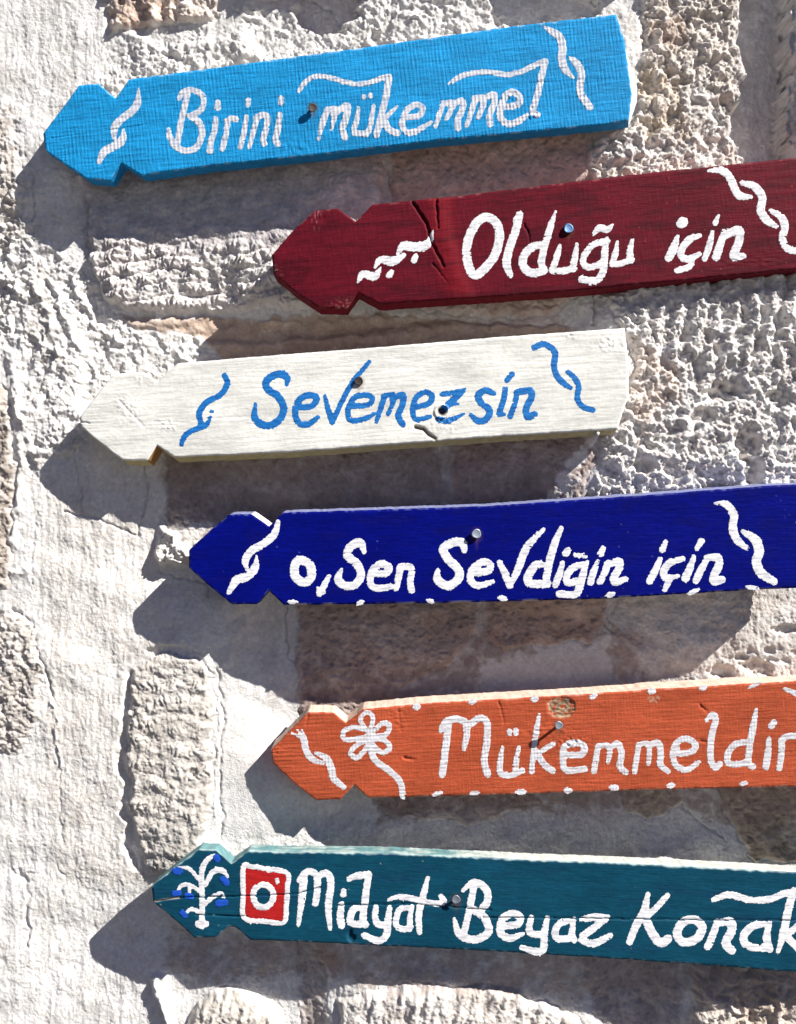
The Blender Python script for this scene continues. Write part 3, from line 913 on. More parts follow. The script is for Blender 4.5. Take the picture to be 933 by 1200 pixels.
def side_flat(top, bottom, end, notch=None):
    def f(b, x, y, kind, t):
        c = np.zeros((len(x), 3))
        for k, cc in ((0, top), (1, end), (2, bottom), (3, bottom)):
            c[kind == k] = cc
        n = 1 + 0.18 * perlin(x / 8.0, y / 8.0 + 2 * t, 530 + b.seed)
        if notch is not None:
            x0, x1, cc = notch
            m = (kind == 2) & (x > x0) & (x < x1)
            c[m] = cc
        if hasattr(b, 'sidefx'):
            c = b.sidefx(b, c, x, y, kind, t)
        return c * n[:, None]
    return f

def grain(u, v, seed, a=0.2):
    return a * (perlin(u / 34.0, v / 2.6, seed) + 0.6 * perlin(u / 70.0, v / 5.2, seed + 1))

def ellip(x, y, cx, cy, rx, ry):
    return np.sqrt(((x - cx) / rx) ** 2 + ((y - cy) / ry) ** 2)

def gash(x, y, pts, depth, wd):
    jx = x + 0.8 * perlin(x / 5., y / 5., 540)
    jy = y + 0.8 * perlin(x / 5., y / 5., 541)
    d_, t_ = line_d(jx, jy, pts)
    return -depth * smooth(wd, 0, d_) * (1 - 0.6 * t_)

BLUE, RED, CREAM, NAVY, ORANGE, TEAL = (0.010, 0.285, 0.62), (0.125, 0.004, 0.014), (0.75, 0.745, 0.69), (0.001, 0.004, 0.17), (0.46, 0.088, 0.036), (0.004, 0.062, 0.108)
M_blue = paint_material('sky_blue_paint', 0.6, 1.0, 7.0, 0.9, 0.12, weave=0.8, dark=0.80)
M_red = paint_material('maroon_paint', 0.6, 1.0, 9.0, 0.6, 0.1, weave=0.4, dark=0.72)
M_cream = paint_material('cream_paint', 0.55, 1.0, 8.0, 0.5, 0.3, weave=0.2, dark=0.93)
M_navy = paint_material('navy_paint', 0.5, 1.0, 8.0, 0.5, 0.05, weave=0.1, dark=0.72)
M_orange = paint_material('orange_paint', 0.6, 1.0, 9.0, 0.8, 0.12, weave=0.5, dark=0.78)
M_teal = paint_material('teal_paint', 0.5, 1.0, 8.0, 0.5, 0.1, weave=0.15, dark=0.75)
M_lw_blue = paint_material('thin_white_paint', 0.6, 1.2, 5.0, 0.35, 0.15, dark=0.80, color=(0.60, 0.61, 0.64), weave=.15, low=(0.62, 0.70, 0.88))
M_lw = paint_material('white_paint', 0.6, 1.2, 6.0, 0.35, 0.15, dark=0.84, color=(0.80, 0.80, 0.80), low=(0.66, 0.66, 0.72))
M_lw_or = paint_material('chalky_white_paint', 0.6, 1.0, 8.0, 0.35, 0.15, dark=0.72, color=(0.66, 0.67, 0.70), low=(0.70, 0.58, 0.55))
M_lblue = paint_material('bright_blue_paint', 0.5, 1.2, 5.0, 0.6, 0.3, dark=0.70, color=(0.010, 0.165, 0.48), low=(0.5, 0.6, 0.8))
M_dotblue = paint_material('cobalt_blue_paint', 0.5, 1.2, 5.0, 0.5, 0.3, dark=0.75, color=(0.012, 0.09, 0.55))
M_lred = paint_material('signal_red_paint', 0.5, 1.2, 5.0, 0.5, 0.3, dark=0.8, color=(0.46, 0.012, 0.012))
M_tealp = paint_material('dark_teal_paint', 0.5, 1.2, 5.0, 0.5, 0.3, dark=0.8, color=(0.008, 0.05, 0.10))
M_steel = simple_material('zinc_nail', (0.42, 0.48, 0.56), 0.42, 0.6, 500)
M_bluenail = simple_material('blue_painted_nail', (0.10, 0.22, 0.42), 0.4, 0.3, 500)
M_rust = simple_material('rusty_nail', (0.07, 0.055, 0.05), 0.6, 0.4, 700, 0.4, 0.8)

def board(seed, name, label_, d, T, top, bot, left, right, back, col, side, mat, hf, ang, spots=None):
    b = Board()
    b.seed, b.d, b.T, b.top, b.bot, b.left, b.right, b.back = seed, d, T, top, bot, left, right, back
    b.mat, b.hf, b.ang = mat, hf, math.radians(ang)
    if spots:
        b.spots = spots
    b.colf, b.side = col, side
    k = 1 + d / D
    mx = (top[0][0] + top[-1][0]) / 2
    my = float(interp(bot, mx))
    b.root = empty(name, ((mx - CX) * k * PX, d * PX, (CY - my) * k * PX), label_, 'sign', 'painted arrow boards nailed to the wall')
    return b

# ---- 1 sky blue
def h_blue(b, x, y, u, v):
    amp = 0.5 + 0.5 * smooth(-.3, .3, perlin(u / 90, v / 40, 600))
    h = grain(u, v, 601, 0.30) + amp * 0.22 * np.sin(u / 4.4 * 2 * np.pi + 2.0 * perlin(u / 30, v / 50, 602)) + 0.12 * perlin(u / 3.0, v / 14, 603)
    for p in ([(60, 162), (300, 128), (500, 112)], [(640, 84), (740, 66)], [(620, 97), (738, 92)], [(632, 110), (738, 88)]):
        h = h + gash(x, y, p, 0.5, 1.6)
    h = h + 0.9 * smooth(1, .2, ellip(x, y, 345, 172, 26, 12)) * perlin(x / 4, y / 7, 604)
    h = h + 0.9 * smooth(1, .2, ellip(x, y, 625, 134, 12, 14)) * perlin(x / 3, y / 4, 605)
    h = h + 0.8 * smooth(1, .2, ellip(x, y, 603, 115, 22, 16)) * perlin(x / 3, y / 5, 606)
    return h
b1 = board(1, 'arrow_sign', 'sky blue wooden arrow board with grey-white writing Birini mükemmel, topmost on the wall', 0, 23,
           [(50.7, 156.5), (74, 126), (92.5, 100.4), (115, 98), (135.4, 115.4), (151.5, 93.3), (410, 58), (600, 31), (722, 17)],
           [(50.7, 175), (53, 176), (78, 194), (102, 210), (129, 212), (142, 191.5), (166.5, 206), (244, 195), (380, 181), (510, 165), (610, 156), (710, 146), (737, 141.5)],
           [(0, 50.7), (1, 53)], [(0, 722), (.25, 732), (.75, 740.6), (1, 737)], (0, -2.0, 15), None, None, M_blue, h_blue, -6.2)
def sidefx1(b, c, x, y, kind, t):
    return c
b1.colf = flat(BLUE, (0.5, 0.62, 0.7), 0.5)
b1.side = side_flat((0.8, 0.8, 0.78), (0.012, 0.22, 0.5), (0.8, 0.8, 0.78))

# ---- 2 maroon
CRK = [(481, 233), (490, 247), (500, 262), (506, 285), (513, 298), (520, 312)]
def h_red(b, x, y, u, v):
    h = grain(u, v, 611, 0.16) + 0.10 * perlin(u / 2.8, v / 18, 612)
    d_, t_ = line_d(x, y, [(514, 226), (516, 260), (528, 300), (548, 356)])
    side = (x - np.interp(y, [226, 260, 300, 356], [514, 516, 528, 548]))
    ridge = np.where(side < 0, smooth(-34, -2, side), 1 - smooth(-2, 16, side))
    h = h + 1.7 * ridge * (0.8 + .2 * perlin(x / 14., y / 14., 613))
    h = h + gash(x, y, CRK, 6, 2.3) + gash(x, y, [(511, 228), (512, 248), (514, 268)], 5, 1.6) + gash(x, y, [(507, 309), (514, 317), (524, 330)], 1.6, 1.6)
    h = h + gash(x, y, [(614, 262), (620, 275), (621, 285)], 2, 1.6) + 1.0 * smooth(1, .1, ellip(x, y, 322, 322, 14, 12)) * perlin(u / 6, v / 2, 614)
    h = h + 0.8 * smooth(1, .1, ellip(x, y, 372, 252, 12, 18)) * perlin(x / 3, y / 8, 615)
    h = h + 0.8 * smooth(1, .1, ellip(x, y, 880, 306, 70, 10)) * perlin(x / 10, y / 2.5, 616)
    return h
def s_red(b, c, x, y, u, v, de):
    m = smooth(1, .2, ellip(x, y, 322, 320, 12, 12)) * smooth(0.1, .4, perlin(u / 8, v / 1.6, 617))
    c = mixc(c, (0.55, 0.36, 0.34), m * .8)
    m = smooth(1, .2, ellip(x, y, 371, 256, 8, 20)) * smooth(0.15, .5, perlin(x / 2.2, y / 9, 618))
    c = mixc(c, (0.5, 0.2, 0.22), m * .7)
    m = smooth(1, .2, ellip(x, y, 405, 356, 26, 12)) * smooth(0.1, .4, perlin(x / 3, y / 2.2, 619))
    c = mixc(c, (0.45, 0.25, 0.2), m * .5)
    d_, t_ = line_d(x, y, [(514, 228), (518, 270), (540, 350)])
    c = mixc(c, (0.20, 0.006, 0.014), smooth(26, 4, d_) * .8)  # brighter red along the ridge: light on its slopes put into the colour
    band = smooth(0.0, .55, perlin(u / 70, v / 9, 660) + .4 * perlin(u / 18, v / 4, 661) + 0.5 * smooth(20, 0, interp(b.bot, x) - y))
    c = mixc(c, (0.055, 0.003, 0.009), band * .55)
    m = smooth(0.75, .9, perlin(x / 3.2, y / 3.2, 620)) * smooth(640, 720, x)
    return mixc(c, (0.45, 0.10, 0.08), m * .5)
b2 = board(2, 'arrow_sign', 'dark red wooden arrow board with a split knot and white writing Olduğu için', 2, 28,
           [(318.6, 299), (342, 272), (368, 247.5), (396, 244), (417, 260), (436.5, 240), (480, 235), (531, 230.7), (740, 204.8), (933, 185), (1140, 163)],
           [(318.6, 320), (320.7, 321.5), (346, 342), (374, 361), (406.5, 362), (420, 343), (445, 357), (545, 350), (670, 341), (800, 328.6), (933, 315.5), (1140, 296)],
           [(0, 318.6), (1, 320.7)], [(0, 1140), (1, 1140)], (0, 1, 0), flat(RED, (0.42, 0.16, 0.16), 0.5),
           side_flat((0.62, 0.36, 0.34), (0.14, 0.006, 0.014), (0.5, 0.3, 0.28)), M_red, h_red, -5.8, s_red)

# ---- 3 cream
def h_cream(b, x, y, u, v):
    h = grain(u, v, 621, 0.22) + 0.10 * perlin(u / 4, v / 3, 622)
    for (cx, cy, rx, ry) in [(150, 478, 22, 26), (170, 445, 18, 9), (196, 500, 18, 14), (715, 402, 28, 16), (520, 495, 30, 18), (670, 393, 14, 8)]:
        h = h + 0.9 * smooth(1, .2, ellip(x, y, cx, cy, rx, ry)) * np.abs(perlin(x / 5, y / 5, 623)) * 1.6
    h = h + gash(x, y, [(140, 470), (156, 486), (168, 499)], 1.2, 2.4) + gash(x, y, [(487, 501), (496, 503), (503, 510), (510, 514)], 5, 3.4)
    h = h - 7 * smooth(1.1, .5, ellip(x + 1.2 * perlin(x / 3, y / 3, 624), y, 518, 482, 4.2, 4.2))
    h = h + 1.6 * smooth(1.2, 1.0, ellip(x, y, 518, 482, 8, 8)) * smooth(.6, 1.0, ellip(x, y, 518, 482, 8, 8))
    h = h + gash(x, y, [(180, 494), (215, 495), (250, 490), (300, 488)], 0.7, 1.4) + gash(x, y, [(93, 494), (104, 496)], 2.5, 2)
    return h
def s_cream(b, c, x, y, u, v, de):
    m = smooth(1.1, .7, ellip(x, y, 518, 482, 6, 6))
    c = mixc(c, (0.10, 0.07, 0.05), m)
    d_, t_ = line_d(x, y, [(487, 501), (496, 503), (503, 510), (510, 514)])
    c = mixc(c, (0.22, 0.20, 0.15), smooth(3, 1, d_))
    m = smooth(.45, .7, perlin(x / 2.4, y / 2.4, 625)) * smooth(1, .3, ellip(x, y, 150, 490, 60, 40)) * .35
    c = mixc(c, (0.3, 0.28, 0.24), m)
    m = smooth(0.3, .6, perlin(u / 20, v / 1.5, 626)) * .12
    return mixc(c, (0.5, 0.48, 0.42), m)
b3 = board(3, 'arrow_sign', 'cream white wooden arrow board with bright blue writing Sevemezsin', 0, 26,
           [(93, 490), (94, 488), (122, 452), (133, 439), (154, 436), (169, 436.5), (185, 447), (208, 426), (280, 419.6), (406, 410), (590, 394.7), (732, 384.4)],
           [(93, 498), (95, 500), (120, 521), (143.6, 539.5), (173.6, 540), (184, 522), (204.7, 536), (340, 530), (590, 511), (723.8, 503), (735, 502)],
           [(0, 93), (1, 95)], [(0, 732), (.35, 736.6), (.69, 737), (.78, 732), (1, 723.8)], (3, 4.5, 4), flat(CREAM, (0.8, 0.79, 0.74), 0.5),
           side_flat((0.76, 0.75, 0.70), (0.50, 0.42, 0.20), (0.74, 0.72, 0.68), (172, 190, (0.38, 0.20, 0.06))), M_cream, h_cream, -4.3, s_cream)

# ---- 4 navy
def h_navy(b, x, y, u, v):
    return grain(u, v, 631, 0.12) + 0.08 * perlin(u / 5, v / 4, 632) + 0.6 * smooth(1, .2, ellip(x, y, 478, 598, 8, 12)) * perlin(x / 3, y / 3, 633)
def s_navy(b, c, x, y, u, v, de):
    m = smooth(.8, .95, perlin(x / 2.6, y / 2.2, 634)) * smooth(.0, .3, perlin(x / 60, y / 40, 635))
    c = mixc(c, (0.35, 0.35, 0.6), m * .5)
    m = smooth(1.8, 0.4, de) * smooth(.1, .3, perlin(x / 26, y * 0, 636)) * smooth(680, 700, y) * (x > 340)
    c = mixc(c, (0.62, 0.58, 0.56), m)
    m = smooth(0.2, .6, perlin(u / 40, v / 16, 637))
    return mixc(c, (0.004, 0.005, 0.13), m * .5)
b4 = board(4, 'arrow_sign', 'deep navy blue wooden arrow board with white writing o, Sen Sevdiğin için', 0, 29,
           [(221.4, 645), (222.5, 643.6), (246, 622), (268.6, 603), (295, 602.4), (315.5, 617), (331, 600.7), (570, 593), (750, 580.6), (907, 568.5), (949, 567)],
           [(221.4, 665), (246, 687), (271.8, 708), (300.7, 708), (314.7, 692), (333, 709), (500, 707), (700, 702), (750, 699), (887, 691), (948, 688.5)],
           [(0, 221.6), (1, 221.4)], [(0, 949), (1, 948)], (-3, 0, 0), flat(NAVY, (0.25, 0.28, 0.5), 0.35),
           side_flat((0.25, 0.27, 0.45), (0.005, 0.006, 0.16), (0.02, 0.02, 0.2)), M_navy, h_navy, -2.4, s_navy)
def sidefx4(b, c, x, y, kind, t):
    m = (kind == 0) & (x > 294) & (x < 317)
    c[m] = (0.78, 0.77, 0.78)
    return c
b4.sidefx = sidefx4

# ---- 5 orange
def h_orange(b, x, y, u, v):
    h = 0.18 * np.sin(v / 4.6 * 2 * np.pi + 1.6 * perlin(u / 60, v / 12, 641)) * (0.6 + 0.6 * perlin(u / 40, v / 20, 642)) + grain(u, v, 643, 0.25)
    h = h + 0.10 * np.sin(u / 3.6 * 2 * np.pi) * smooth(0, .4, perlin(u / 60, v / 60, 644)) + 0.12 * perlin(u / 3, v / 3, 645)
    h = h - 1.8 * smooth(1.1, .8, ellip(x + 2 * perlin(x / 7, y / 7, 646), y, 658, 829, 17, 13)) * (1 + 0.6 * perlin(x / 10, y / 3, 647))
    h = h + gash(x, y, [(584, 822), (588, 832), (591, 850)], 1.3, 2.0) + gash(x, y, [(466, 824), (468, 840), (470, 858)], 0.9, 2.2) + gash(x, y, [(474, 888), (486, 890)], 2.4, 2.6)
    h = h + gash(x, y, [(361, 836), (359, 850)], 1.5, 2) + 1.0 * smooth(1, .2, ellip(x, y, 466, 840, 14, 26)) * perlin(x / 9, y / 2.4, 648)
    h = h + gash(x, y, [(820, 826), (829, 834)], 1.8, 2) + gash(x, y, [(821, 868), (827, 869)], 2.4, 2) + 0.8 * smooth(1, .2, ellip(x, y, 640, 855, 60, 12)) * perlin(x / 8, y / 3, 649)
    h = h + 1.2 * smooth(1, .2, ellip(x, y, 670, 870, 36, 12)) * perlin(x / 3.5, y / 3.5, 650)
    h = h + 1.0 * smooth(1, .2, ellip(x, y, 322, 880, 10, 14)) * perlin(u / 6, v / 2, 651)
    return h
def s_orange(b, c, x, y, u, v, de):
    q = ellip(x + 3 * perlin(x / 7, y / 7, 646) + 2 * perlin(x / 3, y / 3, 652), y, 658, 829, 17, 13)
    m = smooth(1.05, .9, q) * smooth(-.35, -.1, perlin(x / 5, y / 4, 653))
    wood = np.zeros(c.shape) + np.array((0.42, 0.30, 0.19))
    wood = wood * (0.8 + 0.45 * np.sin(q * 17 + 3 * perlin(x / 6, y / 6, 658)) + 0.4 * perlin(x / 9, y / 2.0, 654))[..., None]
    c = c * (1 - m[..., None]) + wood * m[..., None]
    m = smooth(1.0, .6, ellip(x, y, 767, 819, 9, 6)) * smooth(0, .2, perlin(x / 3, y / 3, 655))
    c = mixc(c, (0.5, 0.38, 0.25), m * .8)
    m = smooth(.3, .6, perlin(u / 50, v / 2.2, 656)) * .35
    c = mixc(c, (0.40, 0.055, 0.02), m)
    m = smooth(1.6, 0.3, de) * smooth(0, .3, perlin(x / 20, y * 0, 657)) * smooth(900, 920, y)
    return mixc(c, (0.6, 0.35, 0.25), m * .8)
b5 = board(5, 'arrow_sign', 'orange wooden arrow board with a bare knot, a white flower and the word Mükemmeldir', 34, 27,
           [(317.5, 880), (319, 877), (340, 856), (361.4, 834), (391.5, 835), (405.4, 847), (425.8, 831), (490, 824.5), (690, 813), (760, 807.6), (933, 798), (1140, 786)],
           [(317.5, 892), (319.6, 894), (345, 918), (370, 937.5), (399, 936.5), (415, 920), (432, 935), (690, 928), (760, 925.4), (933, 921.6), (1140, 913)],
           [(0, 317.5), (1, 319.6)], [(0, 1140), (1, 1140)], (-2.5, 0, 0), flat(ORANGE, (0.72, 0.5, 0.4), 0.45),
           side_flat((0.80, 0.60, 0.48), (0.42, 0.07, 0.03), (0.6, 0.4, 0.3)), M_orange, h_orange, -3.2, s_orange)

# ---- 6 teal
TC = [[(178, 1057), (205, 1052), (290, 1050), (350, 1047), (375, 1040)], [(395, 1061), (480, 1059), (560, 1065)], [(566, 1075), (680, 1076), (830, 1078), (990, 1079)],
      [(230, 1072), (290, 1074)], [(548, 1065), (575, 1066)]]
def h_teal(b, x, y, u, v):
    h = grain(u, v, 661, 0.12) + 0.08 * perlin(u / 5, v / 5, 662)
    for p in TC:
        d_, t_ = line_d(x, y + .7 * perlin(x / 12, y * 0, 663), p)
        h = h - 2.4 * smooth(1.3, 0, d_)
    h = h - 3 * smooth(1.2, .8, ellip(x, y, 412, 1096, 5, 7)) * smooth(.3, .8, ellip(x, y, 416, 1092, 7, 8))
    return h
def s_teal(b, c, x, y, u, v, de):
    top = interp(b.top, x)
    m = smooth(3.0, 1.0, (y - top) + 1.8 * perlin(x / 8, y / 8, 664) + 0.6) * (y < top + 6)
    c = mixc(c, (0.42, 0.55, 0.54), m * .9)
    m = smooth(.82, .95, perlin(x / 2.6, y / 3.0, 665)) * smooth(.05, .3, perlin(x / 50, y / 40, 666))
    c = mixc(c, (0.5, 0.55, 0.5), m * .6)
    d_, t_ = line_d(x, y, [(179, 1057), (192, 1054), (210, 1052)])
    c = mixc(c, (0.55, 0.5, 0.44), smooth(1.6, .3, d_) * .8)
    m = smooth(0.2, .6, perlin(u / 60, v / 14, 667))
    return mixc(c, (0.006, 0.045, 0.10), m * .5)
b6 = board(6, 'arrow_sign', 'dark teal wooden arrow board with a small red square and white writing Midyat Beyaz Konak', 6, 20,
           [(177.7, 1040), (180, 1036), (205, 1016), (233.7, 994.5), (253, 995.4), (271.3, 1011), (291.6, 996.4), (330, 998), (458.6, 999.6), (628, 1007.5), (730, 1011), (933, 1021.7), (1140, 1034)],
           [(177.7, 1055), (179.6, 1057), (205, 1078), (227.9, 1098.5), (253, 1098.7), (267, 1086), (276, 1086), (293.5, 1101.5), (330, 1102.5), (530, 1112), (730, 1124), (933, 1139), (1140, 1153)],
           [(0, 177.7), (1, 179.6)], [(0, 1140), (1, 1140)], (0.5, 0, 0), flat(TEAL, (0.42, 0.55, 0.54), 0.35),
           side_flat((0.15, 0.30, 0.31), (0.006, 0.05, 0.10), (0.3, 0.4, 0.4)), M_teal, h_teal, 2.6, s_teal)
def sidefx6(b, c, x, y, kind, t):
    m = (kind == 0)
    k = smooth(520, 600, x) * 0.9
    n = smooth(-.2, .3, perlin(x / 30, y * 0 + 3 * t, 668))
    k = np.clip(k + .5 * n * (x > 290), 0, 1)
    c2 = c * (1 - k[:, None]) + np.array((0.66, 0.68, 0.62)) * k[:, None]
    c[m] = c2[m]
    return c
b6.sidefx = sidefx6

for b in (b1, b2, b3, b4, b5, b6):
    make_board(b)

# ------------------------------------------------------------------ writing
L1 = [
    ('ornament', 'A', [(42, [(572, 105, .15), (565, 190, 1), (530, 240), (480, 275), (440, 325, 1), (440, 385, .5)]), (46, [(490, 335, .3), (482, 390, 1), (440, 425), (385, 455), (355, 512, .6)])]),
    ('letter', 'B', [(34, [(185, 95), (170, 160), (150, 250), (130, 370)]), (32, [(140, 120, .7), (160, 85), (205, 72), (255, 90), (275, 130), (255, 185), (200, 212)]),
                     (36, [(200, 215), (250, 250), (265, 310), (240, 380), (185, 405), (120, 380), (90, 330), (82, 280, .4)])]),
    ('letter', 'B', [(34, [(340, 228, .8), (335, 290), (314, 350), (308, 405, 1.1)]), (36, [(352, 138, .8), (350, 170)])]),
    ('letter', 'B', [(32, [(405, 245), (395, 320), (376, 395)]), (34, [(400, 240), (425, 228), (450, 232)])]),
    ('letter', 'B', [(30, [(508, 215, .8), (497, 290), (475, 385)]), (29, [(518, 128), (517, 152)])]),
    ('letter', 'B', [(30, [(568, 215), (545, 300), (525, 385, .8)]), (34, [(560, 225), (600, 208), (622, 225), (614, 290), (600, 340), (606, 366)])]),
    ('letter', 'B', [(36, [(692, 205, .8), (682, 270), (668, 340), (680, 365)]), (33, [(697, 118), (697, 140)])]),
    ('letter', 'C', [(36, [(205, 270, .8), (180, 340), (155, 435, .5)]), (32, [(200, 275), (245, 268), (245, 300), (225, 385, .5)]), (38, [(235, 300, .7), (280, 268), (315, 255), (305, 320), (288, 375), (300, 425)])]),
    ('letter', 'C', [(30, [(375, 262, .6), (365, 330), (350, 385), (380, 402), (430, 390), (445, 320), (458, 250, .6)]), (30, [(350, 402), (420, 408)]), (25, [(403, 206), (403, 200)]), (27, [(438, 194), (438, 200)])]),
    ('letter', 'C', [(38, [(540, 95), (530, 170), (510, 260), (490, 340), (472, 412)]), (28, [(585, 255, .5), (545, 295), (510, 330)]), (38, [(510, 325), (540, 380), (585, 402)]),
                     (28, [(50, 170, .8), (90, 115), (150, 90), (230, 100), (300, 122), (380, 132), (450, 120), (500, 100), (545, 95)])]),
    ('letter', 'C', [(34, [(625, 312), (700, 308), (725, 265), (690, 245), (640, 275), (612, 345), (640, 398), (700, 385), (770, 342, .6)])]),
    ('letter', 'D', [(30, [(45, 330), (25, 390), (2, 460, .7)]), (32, [(40, 335), (95, 328), (92, 360), (62, 415, .8)]), (36, [(85, 345, .7), (145, 318), (150, 360), (125, 420), (125, 468)])]),
    ('letter', 'D', [(34, [(222, 305), (200, 370), (172, 455, .7)]), (34, [(215, 305), (262, 300), (262, 340), (235, 408, .8)]), (36, [(250, 315, .7), (318, 284), (322, 330), (300, 390), (300, 445)])]),
    ('letter', 'D', [(38, [(385, 350), (450, 340), (462, 300), (425, 270), (385, 290), (360, 350), (355, 405), (395, 443), (450, 432), (505, 395, .6)])]),
    ('letter', 'D', [(30, [(80, 225, .7), (130, 190), (200, 168), (290, 160), (400, 175), (480, 155), (550, 120), (600, 100)]), (36, [(602, 102), (585, 170), (560, 280), (533, 375), (560, 395)])]),
    ('ornament', 'E', [(56, [(225, 185, .4), (280, 220, .9), (330, 260), (347, 330), (340, 400), (360, 470), (420, 530, .3)])]),
    ('ornament', 'E', [(52, [(395, 395, .4), (440, 430, 1), (475, 500), (465, 590), (475, 650), (530, 728, 1)])]),
]
L2 = [
    ('ornament', 'F', [(46, [(512, 492, .3), (540, 448, .9), (600, 462, 1), (636, 410, .2)])]), ('ornament', 'F', [(48, [(605, 412, .3), (635, 370, .8), (700, 378, 1.1), (762, 345, .5)])]),
    ('ornament', 'F', [(48, [(725, 340, .3), (760, 295), (820, 300, 1.1), (890, 285), (922, 212, .15)])]),
    ('paint_dot', 'F', [(36, [(818, 372), (826, 352, .9)])]), ('paint_dot', 'F', [(36, [(682, 456), (694, 438, .8)])]),
    ('letter', 'G', [(50, [(480, 162), (528, 205), (536, 290), (500, 390), (410, 478), (368, 420), (360, 320), (390, 230), (430, 175), (480, 162)])]),
    ('letter', 'G', [(46, [(625, 178, .6), (650, 145, .8), (628, 230), (590, 340), (578, 420), (598, 478, .7)])]),
    ('letter', 'G', [(40, [(846, 128, .3), (818, 210, .9), (788, 310), (768, 400), (780, 450)]), (46, [(780, 312, .8), (720, 322), (668, 380), (675, 440), (720, 466), (780, 452)])]),
    ('letter', 'H', [(36, [(262, 268, .5), (248, 320), (232, 370), (218, 405)]), (38, [(220, 406), (270, 408), (338, 396)]), (36, [(356, 262, .5), (345, 330), (332, 400, 1)])]),
    ('letter', 'H', [(36, [(520, 245), (450, 262), (398, 320), (392, 370), (430, 388), (500, 360)]), (40, [(520, 232, .5), (508, 300), (500, 400), (465, 458), (382, 455, 1)]), (38, [(446, 208, .5), (480, 172), (520, 182), (548, 158, .4)])]),
    ('letter', 'H', [(34, [(576, 250, .5), (566, 310), (548, 368)]), (34, [(548, 372), (600, 366), (655, 345)]), (38, [(658, 240, .5), (645, 300), (648, 350)])]),
    ('letter', 'I', [(50, [(262, 468, .4), (240, 535), (212, 590, .95)]), (60, [(284, 395), (292, 388)])]),
    ('letter', 'I', [(42, [(388, 465, .6), (335, 482), (292, 530), (280, 575), (320, 598), (385, 570, .7)]), (36, [(345, 600, .8), (330, 640), (262, 662)])]),
    ('letter', 'I', [(38, [(458, 445, .6), (442, 520), (415, 595, .9)]), (34, [(492, 352, .5), (475, 392)])]),
    ('letter', 'I', [(46, [(525, 445, .8), (502, 520), (480, 585)]), (48, [(530, 462), (590, 435), (615, 440), (606, 510), (578, 582), (632, 580, .8)])]),
    ('ornament', 'I', [(46, [(438, 98, .4), (510, 95), (560, 140), (590, 210), (620, 240), (680, 245, .5)])]),
    ('ornament', 'I', [(48, [(628, 165, .6), (700, 190), (742, 250), (732, 320), (770, 380), (822, 412, .5)])]),
    ('ornament', 'I', [(44, [(790, 325, .6), (850, 360), (870, 420), (855, 480), (880, 535), (925, 550, .9)])]),
]
L3 = [
    ('ornament', 'J', [(34, [(808, 92, .9), (824, 140), (785, 200), (710, 240), (670, 300), (682, 360)]), (32, [(728, 335, .5), (700, 368), (620, 400), (582, 440), (573, 473, .7)]), (14, [(733, 292), (745, 291)]), (13, [(722, 323), (736, 321)])]),
    ('letter', 'K', [(42, [(262, 190, .5), (262, 150), (215, 132), (155, 165), (155, 212), (215, 255), (245, 320), (220, 385), (150, 415), (88, 375), (92, 298, .5)])]),
    ('letter', 'K', [(36, [(330, 312), (400, 306), (425, 262), (380, 247), (325, 280), (308, 350), (330, 400), (380, 406), (432, 368, .7)])]),
    ('letter', 'K', [(32, [(470, 250, .6), (490, 330), (512, 395)]), (30, [(512, 395), (560, 290), (620, 180), (712, 66, .8)])]),
    ('letter', 'K', [(32, [(625, 308), (710, 300), (728, 262), (690, 247), (630, 262), (597, 330), (610, 382), (680, 380), (742, 348, .7)])]),
    ('letter', 'L', [(32, [(50, 255), (28, 320), (6, 392, .7)]), (30, [(45, 252), (100, 247), (95, 290), (70, 350, .8)]), (36, [(90, 268, .8), (148, 246), (148, 300), (125, 360), (150, 408)])]),
    ('letter', 'L', [(33, [(230, 310), (290, 295), (312, 252), (270, 232), (222, 262), (205, 340), (228, 380), (300, 365, .7)])]),
    ('letter', 'L', [(28, [(365, 242), (430, 232), (492, 213, .4)]), (38, [(475, 228, .8), (430, 270), (372, 325)]), (22, [(370, 310), (455, 296, .5)]), (36, [(345, 378), (400, 386), (485, 350, .4)])]),
    ('letter', 'L', [(38, [(645, 238, .8), (600, 222), (562, 250), (578, 290), (625, 330), (605, 378), (560, 388), (522, 355, .6)])]),
    ('letter', 'L', [(34, [(710, 215), (700, 280), (678, 348), (705, 352, .6)]), (32, [(748, 132), (720, 165)])]),
    ('letter', 'L', [(32, [(778, 230), (760, 300), (737, 362)]), (38, [(775, 232), (845, 222), (852, 260), (825, 320), (832, 366), (870, 352)])]),
    ('ornament', 'M', [(44, [(212, 188), (270, 165), (320, 185), (355, 230), (345, 310), (365, 380), (410, 430), (460, 465, .7)])]),
    ('ornament', 'M', [(40, [(440, 355, .8), (490, 400), (515, 460), (505, 530), (540, 590), (612, 614, 1)])]),
]
